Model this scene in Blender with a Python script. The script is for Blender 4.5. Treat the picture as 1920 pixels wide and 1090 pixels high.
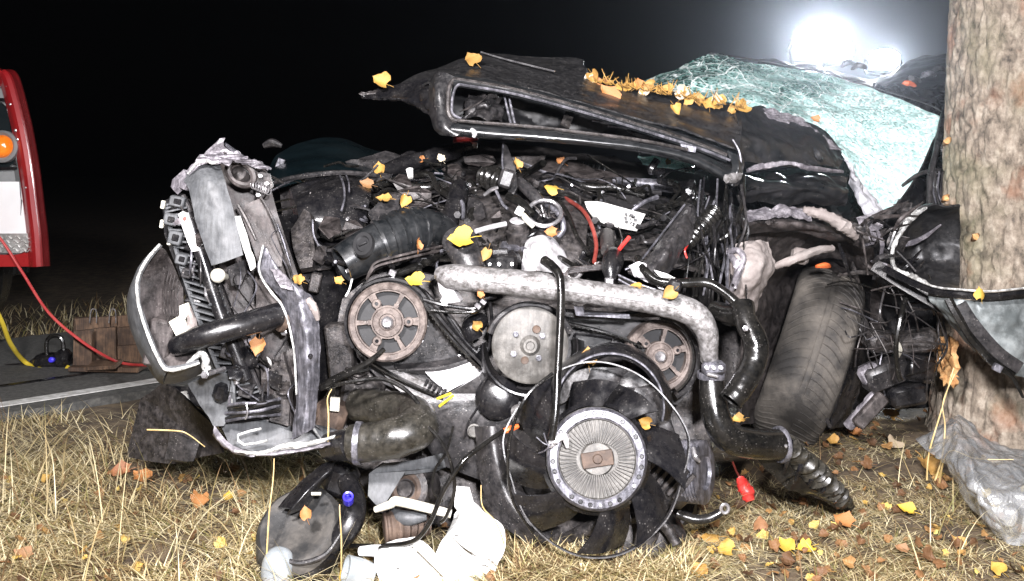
import bpy, bmesh, math, random
import numpy as np
from mathutils import Vector, Matrix, Euler, noise
from mathutils.geometry import tessellate_polygon
sc = bpy.context.scene
for _o in list(bpy.data.objects): bpy.data.objects.remove(_o)
C = sc.collection
R = math.radians
# ------------------------------------------------------------------ camera
F, H, HZ = 1968.0, 0.72, 300.0          # focal length in photo pixels, eye height, horizon row
cam = bpy.data.cameras.new('camera'); cam_o = bpy.data.objects.new('camera', cam); C.objects.link(cam_o)
cam_o.location = (0, 0, H); cam_o.rotation_euler = (R(90), 0, 0)
cam.sensor_width = 36; cam.lens = 36 * F / 1920; cam.shift_y = -(545 - HZ) / 1920
cam.clip_start = .05; cam.clip_end = 900
sc.camera = cam_o
# ------------------------------------------------------------------ night sky
W = bpy.data.worlds.new('World'); sc.world = W; W.use_nodes = True
_n = W.node_tree.nodes; _l = W.node_tree.links
_sky = _n.new('ShaderNodeTexSky'); _sky.sky_type = 'NISHITA'; _sky.sun_disc = False
_sky.sun_elevation = R(-6); _sky.sun_rotation = R(40)
_l.new(_sky.outputs[0], _n['Background'].inputs[0]); _n['Background'].inputs[1].default_value = .006
# ------------------------------------------------------------------ floodlight of the recovery crew, standing behind the camera
def flood(name, loc, target, power, size, col, spread=150):
    l = bpy.data.lights.new(name, 'AREA'); l.shape = 'RECTANGLE'; l.size = size; l.size_y = size * .7
    l.energy = power; l.color = col; l.spread = R(spread)
    o = bpy.data.objects.new(name, l); C.objects.link(o); o.location = loc
    o.rotation_euler = (Vector(target) - Vector(loc)).to_track_quat('-Z', 'Y').to_euler()
    return o
flood('crew_floodlight', (-.6, -.25, 1.7), (.15, 2.2, .4), 158, .24, (1, .955, .965))
flood('camera_lamp', (.16, -.12, .98), (.15, 2.2, .4), 100, .12, (.98, .96, 1))
sc.view_settings.view_transform = 'Standard'; sc.view_settings.look = 'None'
sc.view_settings.exposure = 0; sc.view_settings.gamma = 1; sc.view_settings.use_curve_mapping = False
sc.cycles.max_bounces = 6; sc.cycles.transparent_max_bounces = 12; sc.cycles.volume_bounces = 0
sc.cycles.use_denoising = True
rnd = random.Random(11)
# ------------------------------------------------------------------ helpers
def P(x, y, d): return Vector(((x - 960) / F * d, d, H - (y - HZ) / F * d))
def gd(y): return H * F / (y - HZ)                      # distance of the ground seen at photo row y
def G(x, y, z=0): v = P(x, y, gd(y)); v.z = z; return v
OFF = {}
def meta(o, label=None, cat=None, group=None, kind=None):
    if label: o['label'] = label
    if cat: o['category'] = cat
    if group: o['group'] = group
    if kind: o['kind'] = kind
    return o
def thing(name, loc, label, cat, group=None):
    o = bpy.data.objects.new(name, None); C.objects.link(o); o.location = loc; o.empty_display_size = .1
    OFF[o] = Vector(loc); return meta(o, label, cat, group)
def mk(name, VF, mat, parent=None, smooth=True, angle=38, label=None):
    V, Fc = VF; V = np.array([tuple(v) for v in V], dtype=float)
    if parent is not None: off = OFF[parent]
    else:
        lo, hi = V.min(0), V.max(0); off = Vector(((lo[0] + hi[0]) / 2, (lo[1] + hi[1]) / 2, lo[2]))
    me = bpy.data.meshes.new(name); me.from_pydata((V - np.array(off)).tolist(), [], [tuple(f) for f in Fc]); me.validate()
    if smooth:
        me.shade_smooth()
        if angle: me.set_sharp_from_angle(angle=R(angle))
    me.materials.append(mat)
    o = bpy.data.objects.new(name, me); C.objects.link(o)
    if parent is not None: o.parent = parent
    else: o.location = off
    OFF[o] = off
    if label: o['label'] = label
    return o
def join(*vfs):
    V, Fc = [], []
    for v, f in vfs:
        k = len(V); V += [Vector(p) for p in v]; Fc += [tuple(i + k for i in q) for q in f]
    return V, Fc
def xf(VF, M): return [M @ Vector(v) for v in VF[0]], VF[1]
def spline(A, sub, closed=False):
    A = np.asarray(A, float); n = len(A)
    if n == 2 or sub <= 1:
        if closed: A = np.vstack([A, A[:1]]); n += 1
        out = [A[i] + (A[i + 1] - A[i]) * t for i in range(n - 1) for t in np.linspace(0, 1, max(sub, 1), endpoint=False)]
        if not closed: out.append(A[-1])
        return np.array(out)
    out = []
    for i in range(n if closed else n - 1):
        if closed: p = [A[(i + k) % n] for k in (-1, 0, 1, 2)]
        else: p = [A[max(i - 1, 0)], A[i], A[i + 1], A[min(i + 2, n - 1)]]
        for t in np.linspace(0, 1, sub, endpoint=False):
            out.append(.5 * (2 * p[1] + (p[2] - p[0]) * t + (2 * p[0] - 5 * p[1] + 4 * p[2] - p[3]) * t * t + (3 * p[1] - p[0] - 3 * p[2] + p[3]) * t ** 3))
    if not closed: out.append(A[-1])
    return np.array(out)
def sweep(pts, prof, up=None, sub=6, closed=False, cap=True, scale=None, twist=0):
    """pts: world points; prof: list of (a,b) offsets along N,B; scale per point."""
    n = len(pts); sc_ = scale if scale is not None else [1] * n
    S = spline([[*p, s] for p, s in zip(pts, sc_)], sub, closed); m = len(S); V, Fc = [], []; k = len(prof); N = None
    for i in range(m):
        if closed: T = S[(i + 1) % m, :3] - S[i - 1, :3]
        else: T = S[min(i + 1, m - 1), :3] - S[max(i - 1, 0), :3]
        T = Vector(T).normalized()
        if up is not None: N = Vector(up) - T * T.dot(Vector(up))
        else:
            if N is None: N = Vector((0, -1, 0)) if abs(T.y) < .9 else Vector((1, 0, 0))
            N = N - T * T.dot(N)
        if N.length < 1e-6: N = T.orthogonal()
        N.normalize(); B = T.cross(N); a = twist * i / m
        for (u, v) in prof:
            u2, v2 = u * math.cos(a) - v * math.sin(a), u * math.sin(a) + v * math.cos(a)
            V.append(Vector(S[i, :3]) + (N * u2 + B * v2) * S[i, 3])
    for i in range(m if closed else m - 1):
        j = (i + 1) % m
        for q in range(k): Fc.append((i * k + q, i * k + (q + 1) % k, j * k + (q + 1) % k, j * k + q))
    if cap and not closed: Fc += [tuple(range(k))[::-1], tuple(range((m - 1) * k, m * k))]
    return V, Fc
def tube(pts, r, n=12, sub=6, hollow=0, ribs=None, closed=False, flat=1.0, lump=0):
    """pts world points; r metres (scalar or list); hollow: wall fraction; ribs: (amp, count)."""
    rr = r if isinstance(r, (list, tuple)) else [r] * len(pts)
    S = spline([[*p, q] for p, q in zip(pts, rr)], sub, closed); m = len(S)
    L = np.concatenate([[0], np.cumsum(np.linalg.norm(np.diff(S[:, :3], axis=0), axis=1))]); L /= L[-1] + 1e-9
    if ribs: S[:, 3] *= 1 + ribs[0] * np.sin(L * ribs[1] * 2 * math.pi)
    rings, N = [], None
    for i in range(m):
        T = Vector(S[(i + 1) % m, :3] - S[i - 1, :3]) if closed else Vector(S[min(i + 1, m - 1), :3] - S[max(i - 1, 0), :3])
        T.normalize()
        if N is None: N = Vector((0, 0, 1)) if abs(T.z) < .9 else Vector((0, -1, 0))
        N = (N - T * T.dot(N)); N = N.normalized() if N.length > 1e-6 else T.orthogonal().normalized()
        rings.append((Vector(S[i, :3]), N.copy(), T.cross(N), S[i, 3], T))
    def ring(q, f=1.0, sh=0.0):
        c, N, B, r_, T = q; out = []
        for k in range(n):
            a = 2 * math.pi * k / n; w = 1
            p = c + T * sh + (N * math.sin(a) * flat + B * math.cos(a)) * r_ * f
            if lump: p += (p - c).normalized() * lump * r_ * noise.noise(p * (1.3 / max(r_, .004)))
            out.append(p)
        return out
    V, seq = [], [ring(q) for q in rings]
    if hollow and not closed:
        dep = rings[0][3] * 1.6; dep2 = rings[-1][3] * 1.6
        seq = [ring(rings[0], 1 - hollow, dep), ring(rings[0], 1 - hollow)] + seq + [ring(rings[-1], 1 - hollow), ring(rings[-1], 1 - hollow, -dep2)]
    for s in seq: V += s
    m = len(seq); Fc = []
    for i in range(m if closed else m - 1):
        j = (i + 1) % m
        for q in range(n): Fc.append((i * n + q, i * n + (q + 1) % n, j * n + (q + 1) % n, j * n + q))
    if not closed: Fc += [tuple(range(n))[::-1], tuple(range((m - 1) * n, m * n))]
    return V, Fc
def T(pp, r, **k):
    """tube through photo points (x, y, distance); r in photo pixels"""
    rr = r if isinstance(r, (list, tuple)) else [r] * len(pp)
    return tube([P(*p) for p in pp], [q * p[2] / F for q, p in zip(rr, pp)], **k)
def frame(c, axis, up=(0, 0, 1)):
    z = Vector(axis).normalized(); x = Vector(up).cross(z)
    x = x.normalized() if x.length > 1e-5 else z.orthogonal().normalized(); y = z.cross(x)
    return Matrix.Translation(c) @ Matrix((x, y, z)).transposed().to_4x4()
def lathe(prof, M, n=40, a0=0, a1=2 * math.pi, wob=0):
    full = abs(a1 - a0 - 2 * math.pi) < 1e-6; m = n if full else n + 1; V, Fc = [], []; k = len(prof)
    for i in range(m):
        a = a0 + (a1 - a0) * i / n
        for (r, z) in prof:
            w = 1 + wob * noise.noise(Vector((math.cos(a) * 2, math.sin(a) * 2, z * 20 + 3)))
            V.append(M @ Vector((r * w * math.cos(a), r * w * math.sin(a), z)))
    for i in range(n):
        j = (i + 1) % m
        for q in range(k - 1): Fc.append((i * k + q, j * k + q, j * k + q + 1, i * k + q + 1))
    return V, Fc
def cbox(M, sx, sy, sz, bev=.12):
    """box with chamfered edges, full sizes in metres, placed by matrix M"""
    b = min(sx, sy, sz) * bev; h = (sx / 2, sy / 2, sz / 2); bm = bmesh.new()
    for ix in (-1, 1):
        for iy in (-1, 1):
            for iz in (-1, 1):
                for a in range(3):
                    s = [ix * (h[0] - b), iy * (h[1] - b), iz * (h[2] - b)]; s[a] = (ix, iy, iz)[a] * h[a]; bm.verts.new(s)
    bmesh.ops.convex_hull(bm, input=bm.verts)
    bmesh.ops.dissolve_limit(bm, angle_limit=.02, verts=bm.verts, edges=bm.edges)
    bm.verts.index_update()
    V = [M @ v.co for v in bm.verts]; Fc = [tuple(v.index for v in f.verts) for f in bm.faces]; bm.free(); return V, Fc
def B(x, y, d, w, h, t, rz=0, rx=0, ry=0, bev=.12):
    """chamfered box at a photo point; w, h, t in photo pixels; rz turns it in the picture plane"""
    s = d / F
    M = Matrix.Translation(P(x, y, d)) @ Euler((R(rx), 0, R(ry)), 'XYZ').to_matrix().to_4x4() @ Matrix.Rotation(R(rz), 4, 'Y')
    return cbox(M, w * s, t * s, h * s, bev)
def fract(p, o=3):
    s, a = 0, 1.0
    for i in range(o): s += a * noise.noise(p * (2 ** i)); a *= .5
    return s
def crease(p): return .75 - 1.5 * abs(noise.noise(p)) - .8 * abs(noise.noise(p * 2.3 + Vector((7, 3, 1)))) + 1.3 * (noise.voronoi(p * 1.15)[0][0] - .45) + .35 * (noise.voronoi(p * 3.1)[0][0] - .45)
def displaced(V, Nn, amp, scale, seed=0):
    s = Vector((seed * 3.7, seed * 1.3, seed * 2.1))
    return [v + n * amp * crease(v * scale + s) for v, n in zip(V, Nn)]
def shell(bm, thick):
    """thickness away from the camera for an open bmesh sheet"""
    bm.normal_update(); vs = list(bm.verts); idx = {v: i for i, v in enumerate(vs)}; n = len(vs)
    V = [v.co.copy() for v in vs]; Fc = [tuple(idx[v] for v in f.verts) for f in bm.faces]
    s = sum((f.normal.y * f.calc_area() for f in bm.faces)); sg = 1 if s > 0 else -1
    W_ = [v.co + v.normal * sg * thick for v in vs]
    Fb = [tuple(i + n for i in reversed(f)) for f in Fc]
    Fs = [(idx[e.verts[0]], idx[e.verts[1]], idx[e.verts[1]] + n, idx[e.verts[0]] + n) for e in bm.edges if e.is_boundary]
    return V + W_, Fc + Fb + Fs
def plate(pp, thick=.004, cell=.02, amp=0, scale=14, seed=0, rag=0, px=True):
    """sheet metal cut to an outline of photo points (x, y, distance), dented by creased noise"""
    pts = [P(*p) for p in pp] if px else [Vector(p) for p in pp]
    if rag:
        out = []
        for i, a in enumerate(pts):
            b = pts[(i + 1) % len(pts)]; L = (b - a).length; m = max(1, int(L / (cell * .7)))
            for k in range(m):
                q = a.lerp(b, k / m)
                if k: q = q + Vector((noise.noise(q * 90), noise.noise(q * 70 + Vector((5, 5, 5))), noise.noise(q * 90 + Vector((9, 2, 4))))) * rag
                out.append(q)
        pts = out
    bm = bmesh.new(); vs = [bm.verts.new(p) for p in pts]
    for t in tessellate_polygon([pts]):
        try: bm.faces.new([vs[i] for i in t])
        except ValueError: pass
    bmesh.ops.recalc_face_normals(bm, faces=bm.faces)
    if amp or cell < .015:
        for _ in range(7):
            es = [e for e in bm.edges if e.calc_length() > cell * 1.4]
            if not es: break
            bmesh.ops.subdivide_edges(bm, edges=es, cuts=1); bmesh.ops.triangulate(bm, faces=bm.faces)
    if amp:
        bm.normal_update(); nn = Vector((0, 0, 0))
        for f in bm.faces: nn += f.normal * f.calc_area()
        nn.normalize(); s = Vector((seed * 3.7, seed * 1.3, seed * 2.1))
        for v in bm.verts: v.co += nn * amp * crease(v.co * scale + s)
    r = shell(bm, thick); bm.free(); return r
def patch(rows, nu=24, nv=12, thick=.003, amp=0, scale=10, seed=0, smooth=True, px=True, fine=0):
    """curved sheet through a grid of control points (photo x, y, distance)"""
    if amp > .0018: nu, nv = int(nu * 1.9), int(nv * 1.9)
    A = np.array([[list(P(*p)) if px else list(p) for p in r] for r in rows])
    def rs(X, n):
        m = len(X); t = np.linspace(0, m - 1, n); out = []
        for q in t:
            i = min(int(q), m - 2); f = q - i
            p0, p1, p2, p3 = X[max(i - 1, 0)], X[i], X[i + 1], X[min(i + 2, m - 1)]
            out.append(.5 * (2 * p1 + (p2 - p0) * f + (2 * p0 - 5 * p1 + 4 * p2 - p3) * f * f + (3 * p1 - p0 - 3 * p2 + p3) * f ** 3) if smooth else p1 + (p2 - p1) * f)
        return np.array(out)
    A = np.stack([rs(r, nu) for r in A]); A = np.stack([rs(A[:, j], nv) for j in range(nu)], 1)
    bm = bmesh.new(); vs = [[bm.verts.new(A[i, j]) for j in range(nu)] for i in range(nv)]
    for i in range(nv - 1):
        for j in range(nu - 1): bm.faces.new((vs[i][j], vs[i][j + 1], vs[i + 1][j + 1], vs[i + 1][j]))
    bm.normal_update()
    if amp:
        s = Vector((seed * 3.7, seed * 1.3, seed * 2.1)); nr = [v.normal.copy() for v in bm.verts]
        for v, n_ in zip(list(bm.verts), nr):
            v.co += n_ * (amp * crease(v.co * scale + s) + fine * noise.noise(v.co * scale * 5 + s))
    r = shell(bm, thick); bm.free(); return r
# ------------------------------------------------------------------ materials
MATS = {}
def mat(name, c1, c2=None, rough=.5, r2=None, metal=0, scale=18, bump=.15, bscale=60, lo=.42, hi=.62, coat=0, spec=.5, dust=None, dust_amt=.0, streak=0, speck=0, speck_col=(.3, .28, .26)):
    m = bpy.data.materials.new(name); m.use_nodes = True; nt = m.node_tree; n = nt.nodes; l = nt.links; b = n['Principled BSDF']
    tc = n.new('ShaderNodeTexCoord'); nz = n.new('ShaderNodeTexNoise'); nz.inputs['Scale'].default_value = scale
    nz.inputs['Detail'].default_value = 6; nz.inputs['Roughness'].default_value = .65; l.new(tc.outputs['Object'], nz.inputs['Vector'])
    rp = n.new('ShaderNodeValToRGB'); rp.color_ramp.elements[0].position = lo; rp.color_ramp.elements[1].position = hi
    rp.color_ramp.elements[0].color = (*c1, 1); rp.color_ramp.elements[1].color = (*(c2 or c1), 1)
    l.new(nz.outputs[0], rp.inputs[0]); col = rp.outputs[0]
    n2 = n.new('ShaderNodeTexNoise'); n2.inputs['Scale'].default_value = bscale; n2.inputs['Detail'].default_value = 9; n2.inputs['Roughness'].default_value = .72; l.new(tc.outputs['Object'], n2.inputs['Vector'])
    if dust_amt:
        ge = n.new('ShaderNodeNewGeometry'); mr = n.new('ShaderNodeMapRange'); mr.inputs[1].default_value = .42; mr.inputs[2].default_value = .8
        mr.inputs[4].default_value = dust_amt; l.new(n2.outputs[0], mr.inputs[0])
        mx = n.new('ShaderNodeMixRGB'); mx.inputs[2].default_value = (*(dust or (.25, .22, .18)), 1); l.new(mr.outputs[0], mx.inputs[0]); l.new(col, mx.inputs[1]); col = mx.outputs[0]
    if speck:  # grit and spatter; on dark parts their white glints are painted in
        vo = n.new('ShaderNodeTexVoronoi'); vo.inputs['Scale'].default_value = 210; l.new(tc.outputs['Object'], vo.inputs['Vector'])
        r1 = n.new('ShaderNodeMapRange'); r1.inputs[1].default_value = .26; r1.inputs[2].default_value = .14; l.new(vo.outputs['Distance'], r1.inputs[0])
        n4 = n.new('ShaderNodeTexNoise'); n4.inputs['Scale'].default_value = 34; n4.inputs['Detail'].default_value = 5; l.new(tc.outputs['Object'], n4.inputs['Vector'])
        r2_ = n.new('ShaderNodeMapRange'); r2_.inputs[1].default_value = .47; r2_.inputs[2].default_value = .62; l.new(n4.outputs[0], r2_.inputs[0])
        sp = n.new('ShaderNodeSeparateColor'); l.new(vo.outputs['Color'], sp.inputs[0])
        pr = n.new('ShaderNodeMath'); pr.operation = 'MULTIPLY'; l.new(r1.outputs[0], pr.inputs[0]); l.new(r2_.outputs[0], pr.inputs[1])
        p2 = n.new('ShaderNodeMath'); p2.operation = 'MULTIPLY'; l.new(pr.outputs[0], p2.inputs[0]); l.new(sp.outputs[0], p2.inputs[1])
        p3 = n.new('ShaderNodeMath'); p3.operation = 'MULTIPLY'; p3.inputs[1].default_value = speck; l.new(p2.outputs[0], p3.inputs[0])
        ms = n.new('ShaderNodeMixRGB'); ms.inputs[2].default_value = (*speck_col, 1); l.new(p3.outputs[0], ms.inputs[0]); l.new(col, ms.inputs[1]); col = ms.outputs[0]
    if streak:
        mp = n.new('ShaderNodeMapping'); mp.inputs['Scale'].default_value = (1, 1, .07); mp.inputs['Rotation'].default_value = (.2, .35, .1); l.new(tc.outputs['Object'], mp.inputs[0])
        n3 = n.new('ShaderNodeTexNoise'); n3.inputs['Scale'].default_value = 260; n3.inputs['Detail'].default_value = 6; l.new(mp.outputs[0], n3.inputs['Vector'])
        m3 = n.new('ShaderNodeMapRange'); m3.inputs[1].default_value = .35; m3.inputs[2].default_value = .62; m3.inputs[3].default_value = 1 - streak; m3.inputs[4].default_value = 1.0; l.new(n3.outputs[0], m3.inputs[0])
        mm = n.new('ShaderNodeMixRGB'); mm.blend_type = 'MULTIPLY'; mm.inputs[0].default_value = 1; l.new(col, mm.inputs[1]); l.new(m3.outputs[0], mm.inputs[2]); col = mm.outputs[0]
    l.new(col, b.inputs['Base Color'])
    mr = n.new('ShaderNodeMapRange'); mr.inputs[1].default_value = .3; mr.inputs[2].default_value = .7
    mr.inputs[3].default_value = rough; mr.inputs[4].default_value = r2 if r2 is not None else min(1, rough + .18)
    l.new(nz.outputs[0], mr.inputs[0]); l.new(mr.outputs[0], b.inputs['Roughness'])
    b.inputs['Metallic'].default_value = metal; b.inputs['Specular IOR Level'].default_value = spec
    if coat: b.inputs['Coat Weight'].default_value = coat; b.inputs['Coat Roughness'].default_value = .06
    if bump:
        bp = n.new('ShaderNodeBump'); bp.inputs['Strength'].default_value = bump; bp.inputs['Distance'].default_value = .004
        l.new(n2.outputs[0], bp.inputs['Height']); l.new(bp.outputs[0], b.inputs['Normal'])
    MATS[name] = m; return m
paint = mat('black_paint', (.004, .005, .006), (.013, .013, .014), .26, .5, scale=30, bump=.06, bscale=50, coat=.1, dust=(.085, .08, .075), dust_amt=.22, speck=.7)
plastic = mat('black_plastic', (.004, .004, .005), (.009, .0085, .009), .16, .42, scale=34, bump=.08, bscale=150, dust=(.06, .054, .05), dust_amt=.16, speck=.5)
plastic2 = mat('dark_grey_plastic', (.011, .011, .012), (.027, .025, .026), .24, .5, scale=60, bump=.16, bscale=150, dust=(.1, .09, .085), dust_amt=.35, speck=.9)
rubber = mat('oily_rubber', (.003, .003, .003), (.008, .0075, .007), .12, .32, scale=26, bump=.09, bscale=110, dust=(.055, .05, .04), dust_amt=.2, speck=.3)
dmetal = mat('dark_steel', (.014, .013, .0135), (.06, .054, .054), .28, .6, metal=.4, scale=50, bump=.35, bscale=120, dust=(.16, .14, .125), dust_amt=.5, speck=.9, streak=.3)
bmetal = mat('brown_primer_steel', (.022, .018, .0175), (.075, .063, .061), .38, .7, metal=.2, scale=44, bump=.25, bscale=110, dust=(.13, .115, .105), dust_amt=.4, speck=.8, streak=.35)
steel = mat('zinc_steel', (.1, .1, .115), (.27, .265, .3), .3, .55, metal=.55, scale=44, bump=.2, bscale=110, dust=(.06, .055, .05), dust_amt=.6, streak=.5)
grey = mat('grey_bracket_paint', (.055, .058, .062), (.1, .104, .108), .45, .7, scale=26, bump=.14, bscale=80, dust=(.03, .03, .03), dust_amt=.5, streak=.35)
alu = mat('corroded_aluminium', (.075, .07, .066), (.36, .35, .35), .36, .6, metal=.4, scale=95, bump=.6, bscale=150, lo=.34, hi=.68, dust=(.05, .042, .036), dust_amt=.6, speck=.7, speck_col=(.6, .6, .6))
alu2 = mat('bright_aluminium', (.5, .49, .5), (.75, .74, .76), .35, .5, metal=.45, scale=22, bump=.25, bscale=70, dust=(.16, .13, .1), dust_amt=.4)
disc = mat('dull_pump_disc', (.06, .057, .052), (.15, .143, .132), .46, .66, metal=.2, scale=34, bump=.25, bscale=90, dust=(.05, .042, .034), dust_amt=.6, speck=.5, streak=.25)
rust = mat('rusty_pulley', (.06, .046, .04), (.17, .14, .125), .48, .75, metal=.25, scale=60, bump=.35, bscale=150, dust=(.05, .035, .028), dust_amt=.7, speck=.6)
rust2 = mat('rust_brown', (.045, .03, .022), (.11, .075, .055), .6, .8, metal=.2, scale=30, bump=.35, bscale=120)
chrome = mat('bright_bolt', (.3, .29, .3), (.55, .54, .55), .2, .35, metal=.8, scale=40, bump=.1, bscale=90)
white_p = mat('white_plastic', (.62, .62, .59), (.78, .78, .76), .35, .5, scale=30, bump=.12, bscale=70, dust=(.3, .26, .21), dust_amt=.4, speck=.5, speck_col=(.2, .17, .14))
edge_w = mat('bare_torn_edge', (.22, .22, .21), (.66, .66, .64), .4, .6, metal=.3, scale=90, bump=.4, bscale=160)
cream = mat('cream_bracket', (.42, .4, .33), (.6, .58, .5), .5, .65, scale=30, bump=.15, bscale=60)
lavender = mat('scraped_pale_panel', (.13, .12, .135), (.34, .32, .345), .4, .6, metal=.2, scale=40, bump=.3, bscale=90, dust=(.06, .055, .055), dust_amt=.6, streak=.4)
beige = mat('dusty_lining', (.17, .145, .135), (.27, .24, .225), .7, .85, scale=16, bump=.25, bscale=60, dust=(.09, .075, .07), dust_amt=.4)
teal = mat('green_black_paint', (.0025, .006, .0075), (.004, .009, .011), .22, .4, scale=6, bump=.03, bscale=20, coat=.4)
silverp = mat('silver_door_paint', (.16, .18, .18), (.34, .37, .37), .3, .5, metal=.45, scale=22, bump=.3, bscale=46, dust=(.06, .06, .06), dust_amt=.55)
red = mat('vehicle_red', (.2, .008, .01), (.25, .014, .014), .22, .32, scale=4, bump=.02, bscale=12, coat=.6)
greyv = mat('vehicle_grey_panel', (.13, .135, .135), (.17, .175, .175), .5, .6, scale=8, bump=.05)
glassd = mat('dark_glass', (.006, .009, .01), (.01, .013, .014), .08, .12, scale=5, bump=0)
refl = mat('white_reflective', (.9, .9, .9), (.93, .93, .93), .5, .55, metal=.7, scale=8, bump=.02)
checker = mat('bright_tread_plate', (.45, .45, .43), (.7, .7, .68), .28, .4, metal=.8, scale=12, bump=.1)
amber = mat('amber_lens', (.75, .16, .01), (.8, .22, .02), .14, .2, scale=30, bump=.1, bscale=140)
wood = mat('weathered_board', (.06, .034, .02), (.16, .095, .055), .6, .8, scale=14, bump=.3, bscale=60, streak=.55)
redhose = mat('red_hose', (.35, .03, .03), (.42, .05, .045), .35, .5, scale=20, bump=.1)
yelhose = mat('yellow_hose', (.48, .36, .03), (.55, .42, .05), .4, .5, scale=20, bump=.1)
redpl = mat('red_plastic', (.5, .03, .025), (.62, .06, .05), .3, .45, scale=40, bump=.2)
blue = mat('blue_cap', (.03, .02, .5), (.05, .04, .6), .25, .35, scale=20, bump=.05)
orangep = mat('orange_tip', (.5, .09, .02), (.6, .14, .04), .4, .5, scale=30, bump=.1)
brownw = mat('dark_red_wire', (.12, .02, .015), (.2, .04, .03), .4, .5, scale=30, bump=.1)
asphalt = mat('asphalt', (.045, .045, .042), (.1, .098, .09), .75, .9, scale=60, bump=.8, bscale=240)
linep = mat('road_line_paint', (.42, .42, .4), (.62, .62, .6), .6, .7, scale=40, bump=.4, bscale=160)
dusty = mat('dusty_bonnet_paint', (.008, .008, .009), (.019, .019, .02), .26, .46, scale=60, bump=.06, bscale=120, dust=(.1, .093, .088), dust_amt=.3, speck=.8)
fanp = mat('fan_blade_plastic', (.014, .017, .017), (.04, .045, .044), .24, .42, scale=20, bump=.08, bscale=90, dust=(.09, .085, .08), dust_amt=.25)
drub = mat('dusty_rubber', (.008, .0075, .006), (.024, .022, .018), .22, .5, scale=30, bump=.12, bscale=110, dust=(.1, .09, .07), dust_amt=.35, speck=.5)
gloss = mat('gloss_trim_paint', (.006, .007, .008), (.012, .013, .014), .24, .36, scale=30, bump=.06, bscale=60, coat=.35, spec=.8, dust=(.1, .1, .1), dust_amt=.15)
void = mat('shade_black', (.003, .003, .0035), (.006, .006, .007), .5, .7, scale=12, bump=.1)  # darkness of open gaps put into the colour; also a dull black cover
fabric = mat('soft_grey_sheet', (.34, .34, .36), (.5, .5, .53), .55, .7, scale=30, bump=.4, bscale=90)
# ================================================================== setting: ground, road
def ground_z(x, y):
    e = (y - 2.92) - (x + 1.425)                        # >0 beyond the road's near edge
    k = max(0, min(1, (-e - .02) / .5))
    z = (.018 * fract(Vector((x * 3.1, y * 3.1, 0)), 3) + .012 * noise.noise(Vector((x * 11, y * 11, 4)))) * k - .012
    if x > .55: z += .03 * k * max(0, min(1, (x - .55) / .8)) * (1 + noise.noise(Vector((x * 2, y * 2, 9))))
    return z
def build_ground():
    def ax(lo, hi, a, b, st):
        near = list(np.arange(a, b, st)); out = []; s = st; v = a
        while v > lo: s *= 1.5; v -= s; out.append(v)
        pre = out[::-1]; out = []; s = st; v = b
        while v < hi: out.append(v); s *= 1.5; v += s
        return pre + near + out
    X, Y = ax(-45, 45, -1.6, 1.6, .03), ax(-14, 45, 1.4, 4.2, .03)
    V = [(x, y, ground_z(x, y)) for y in Y for x in X]; n = len(X)
    Fc = [(j * n + i, j * n + i + 1, (j + 1) * n + i + 1, (j + 1) * n + i) for j in range(len(Y) - 1) for i in range(n - 1)]
    soil = mat('verge_soil', (.05, .034, .02), (.13, .095, .055), .85, .95, scale=22, bump=1, bscale=120)
    o = mk('ground', (V, Fc), soil, angle=0); o['kind'] = 'structure'
build_ground()
RD = Vector((1, 1, 0)).normalized(); RN = Vector((-1, 1, 0)).normalized(); R0 = Vector((-1.425, 2.92, 0))
def road_pt(s, t, z): return R0 + RD * s + RN * t + Vector((0, 0, z))
def strip(s0, s1, t0, t1, z, rag=0, n=200, thick=.05):
    V, Fc = [], []
    for i in range(n + 1):
        s = s0 + (s1 - s0) * i / n
        a = rag * noise.noise(Vector((s * 9, 1, 0))) + rag * .6 * noise.noise(Vector((s * 31, 4, 0)))
        for t, zz in ((t0 + a, z - thick), (t0 + a, z), (t1, z), (t1, z - thick)): V.append(road_pt(s, t, zz))
    for i in range(n):
        for q in range(3): Fc.append((i * 4 + q, i * 4 + 4 + q, i * 4 + 5 + q, i * 4 + 1 + q))
    return V, Fc
road = mk('road', strip(-9, 40, .0, 1.28, .012, .02, 900), asphalt, angle=30); road['kind'] = 'structure'
mk('edge_line', strip(-9, 40, .075, .135, .016, .006, 700, .002), linep, road, angle=30)
mk('tar_seam', strip(-9, 40, .36, .385, .0155, .008, 500, .002), plastic, road, angle=30)
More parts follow.
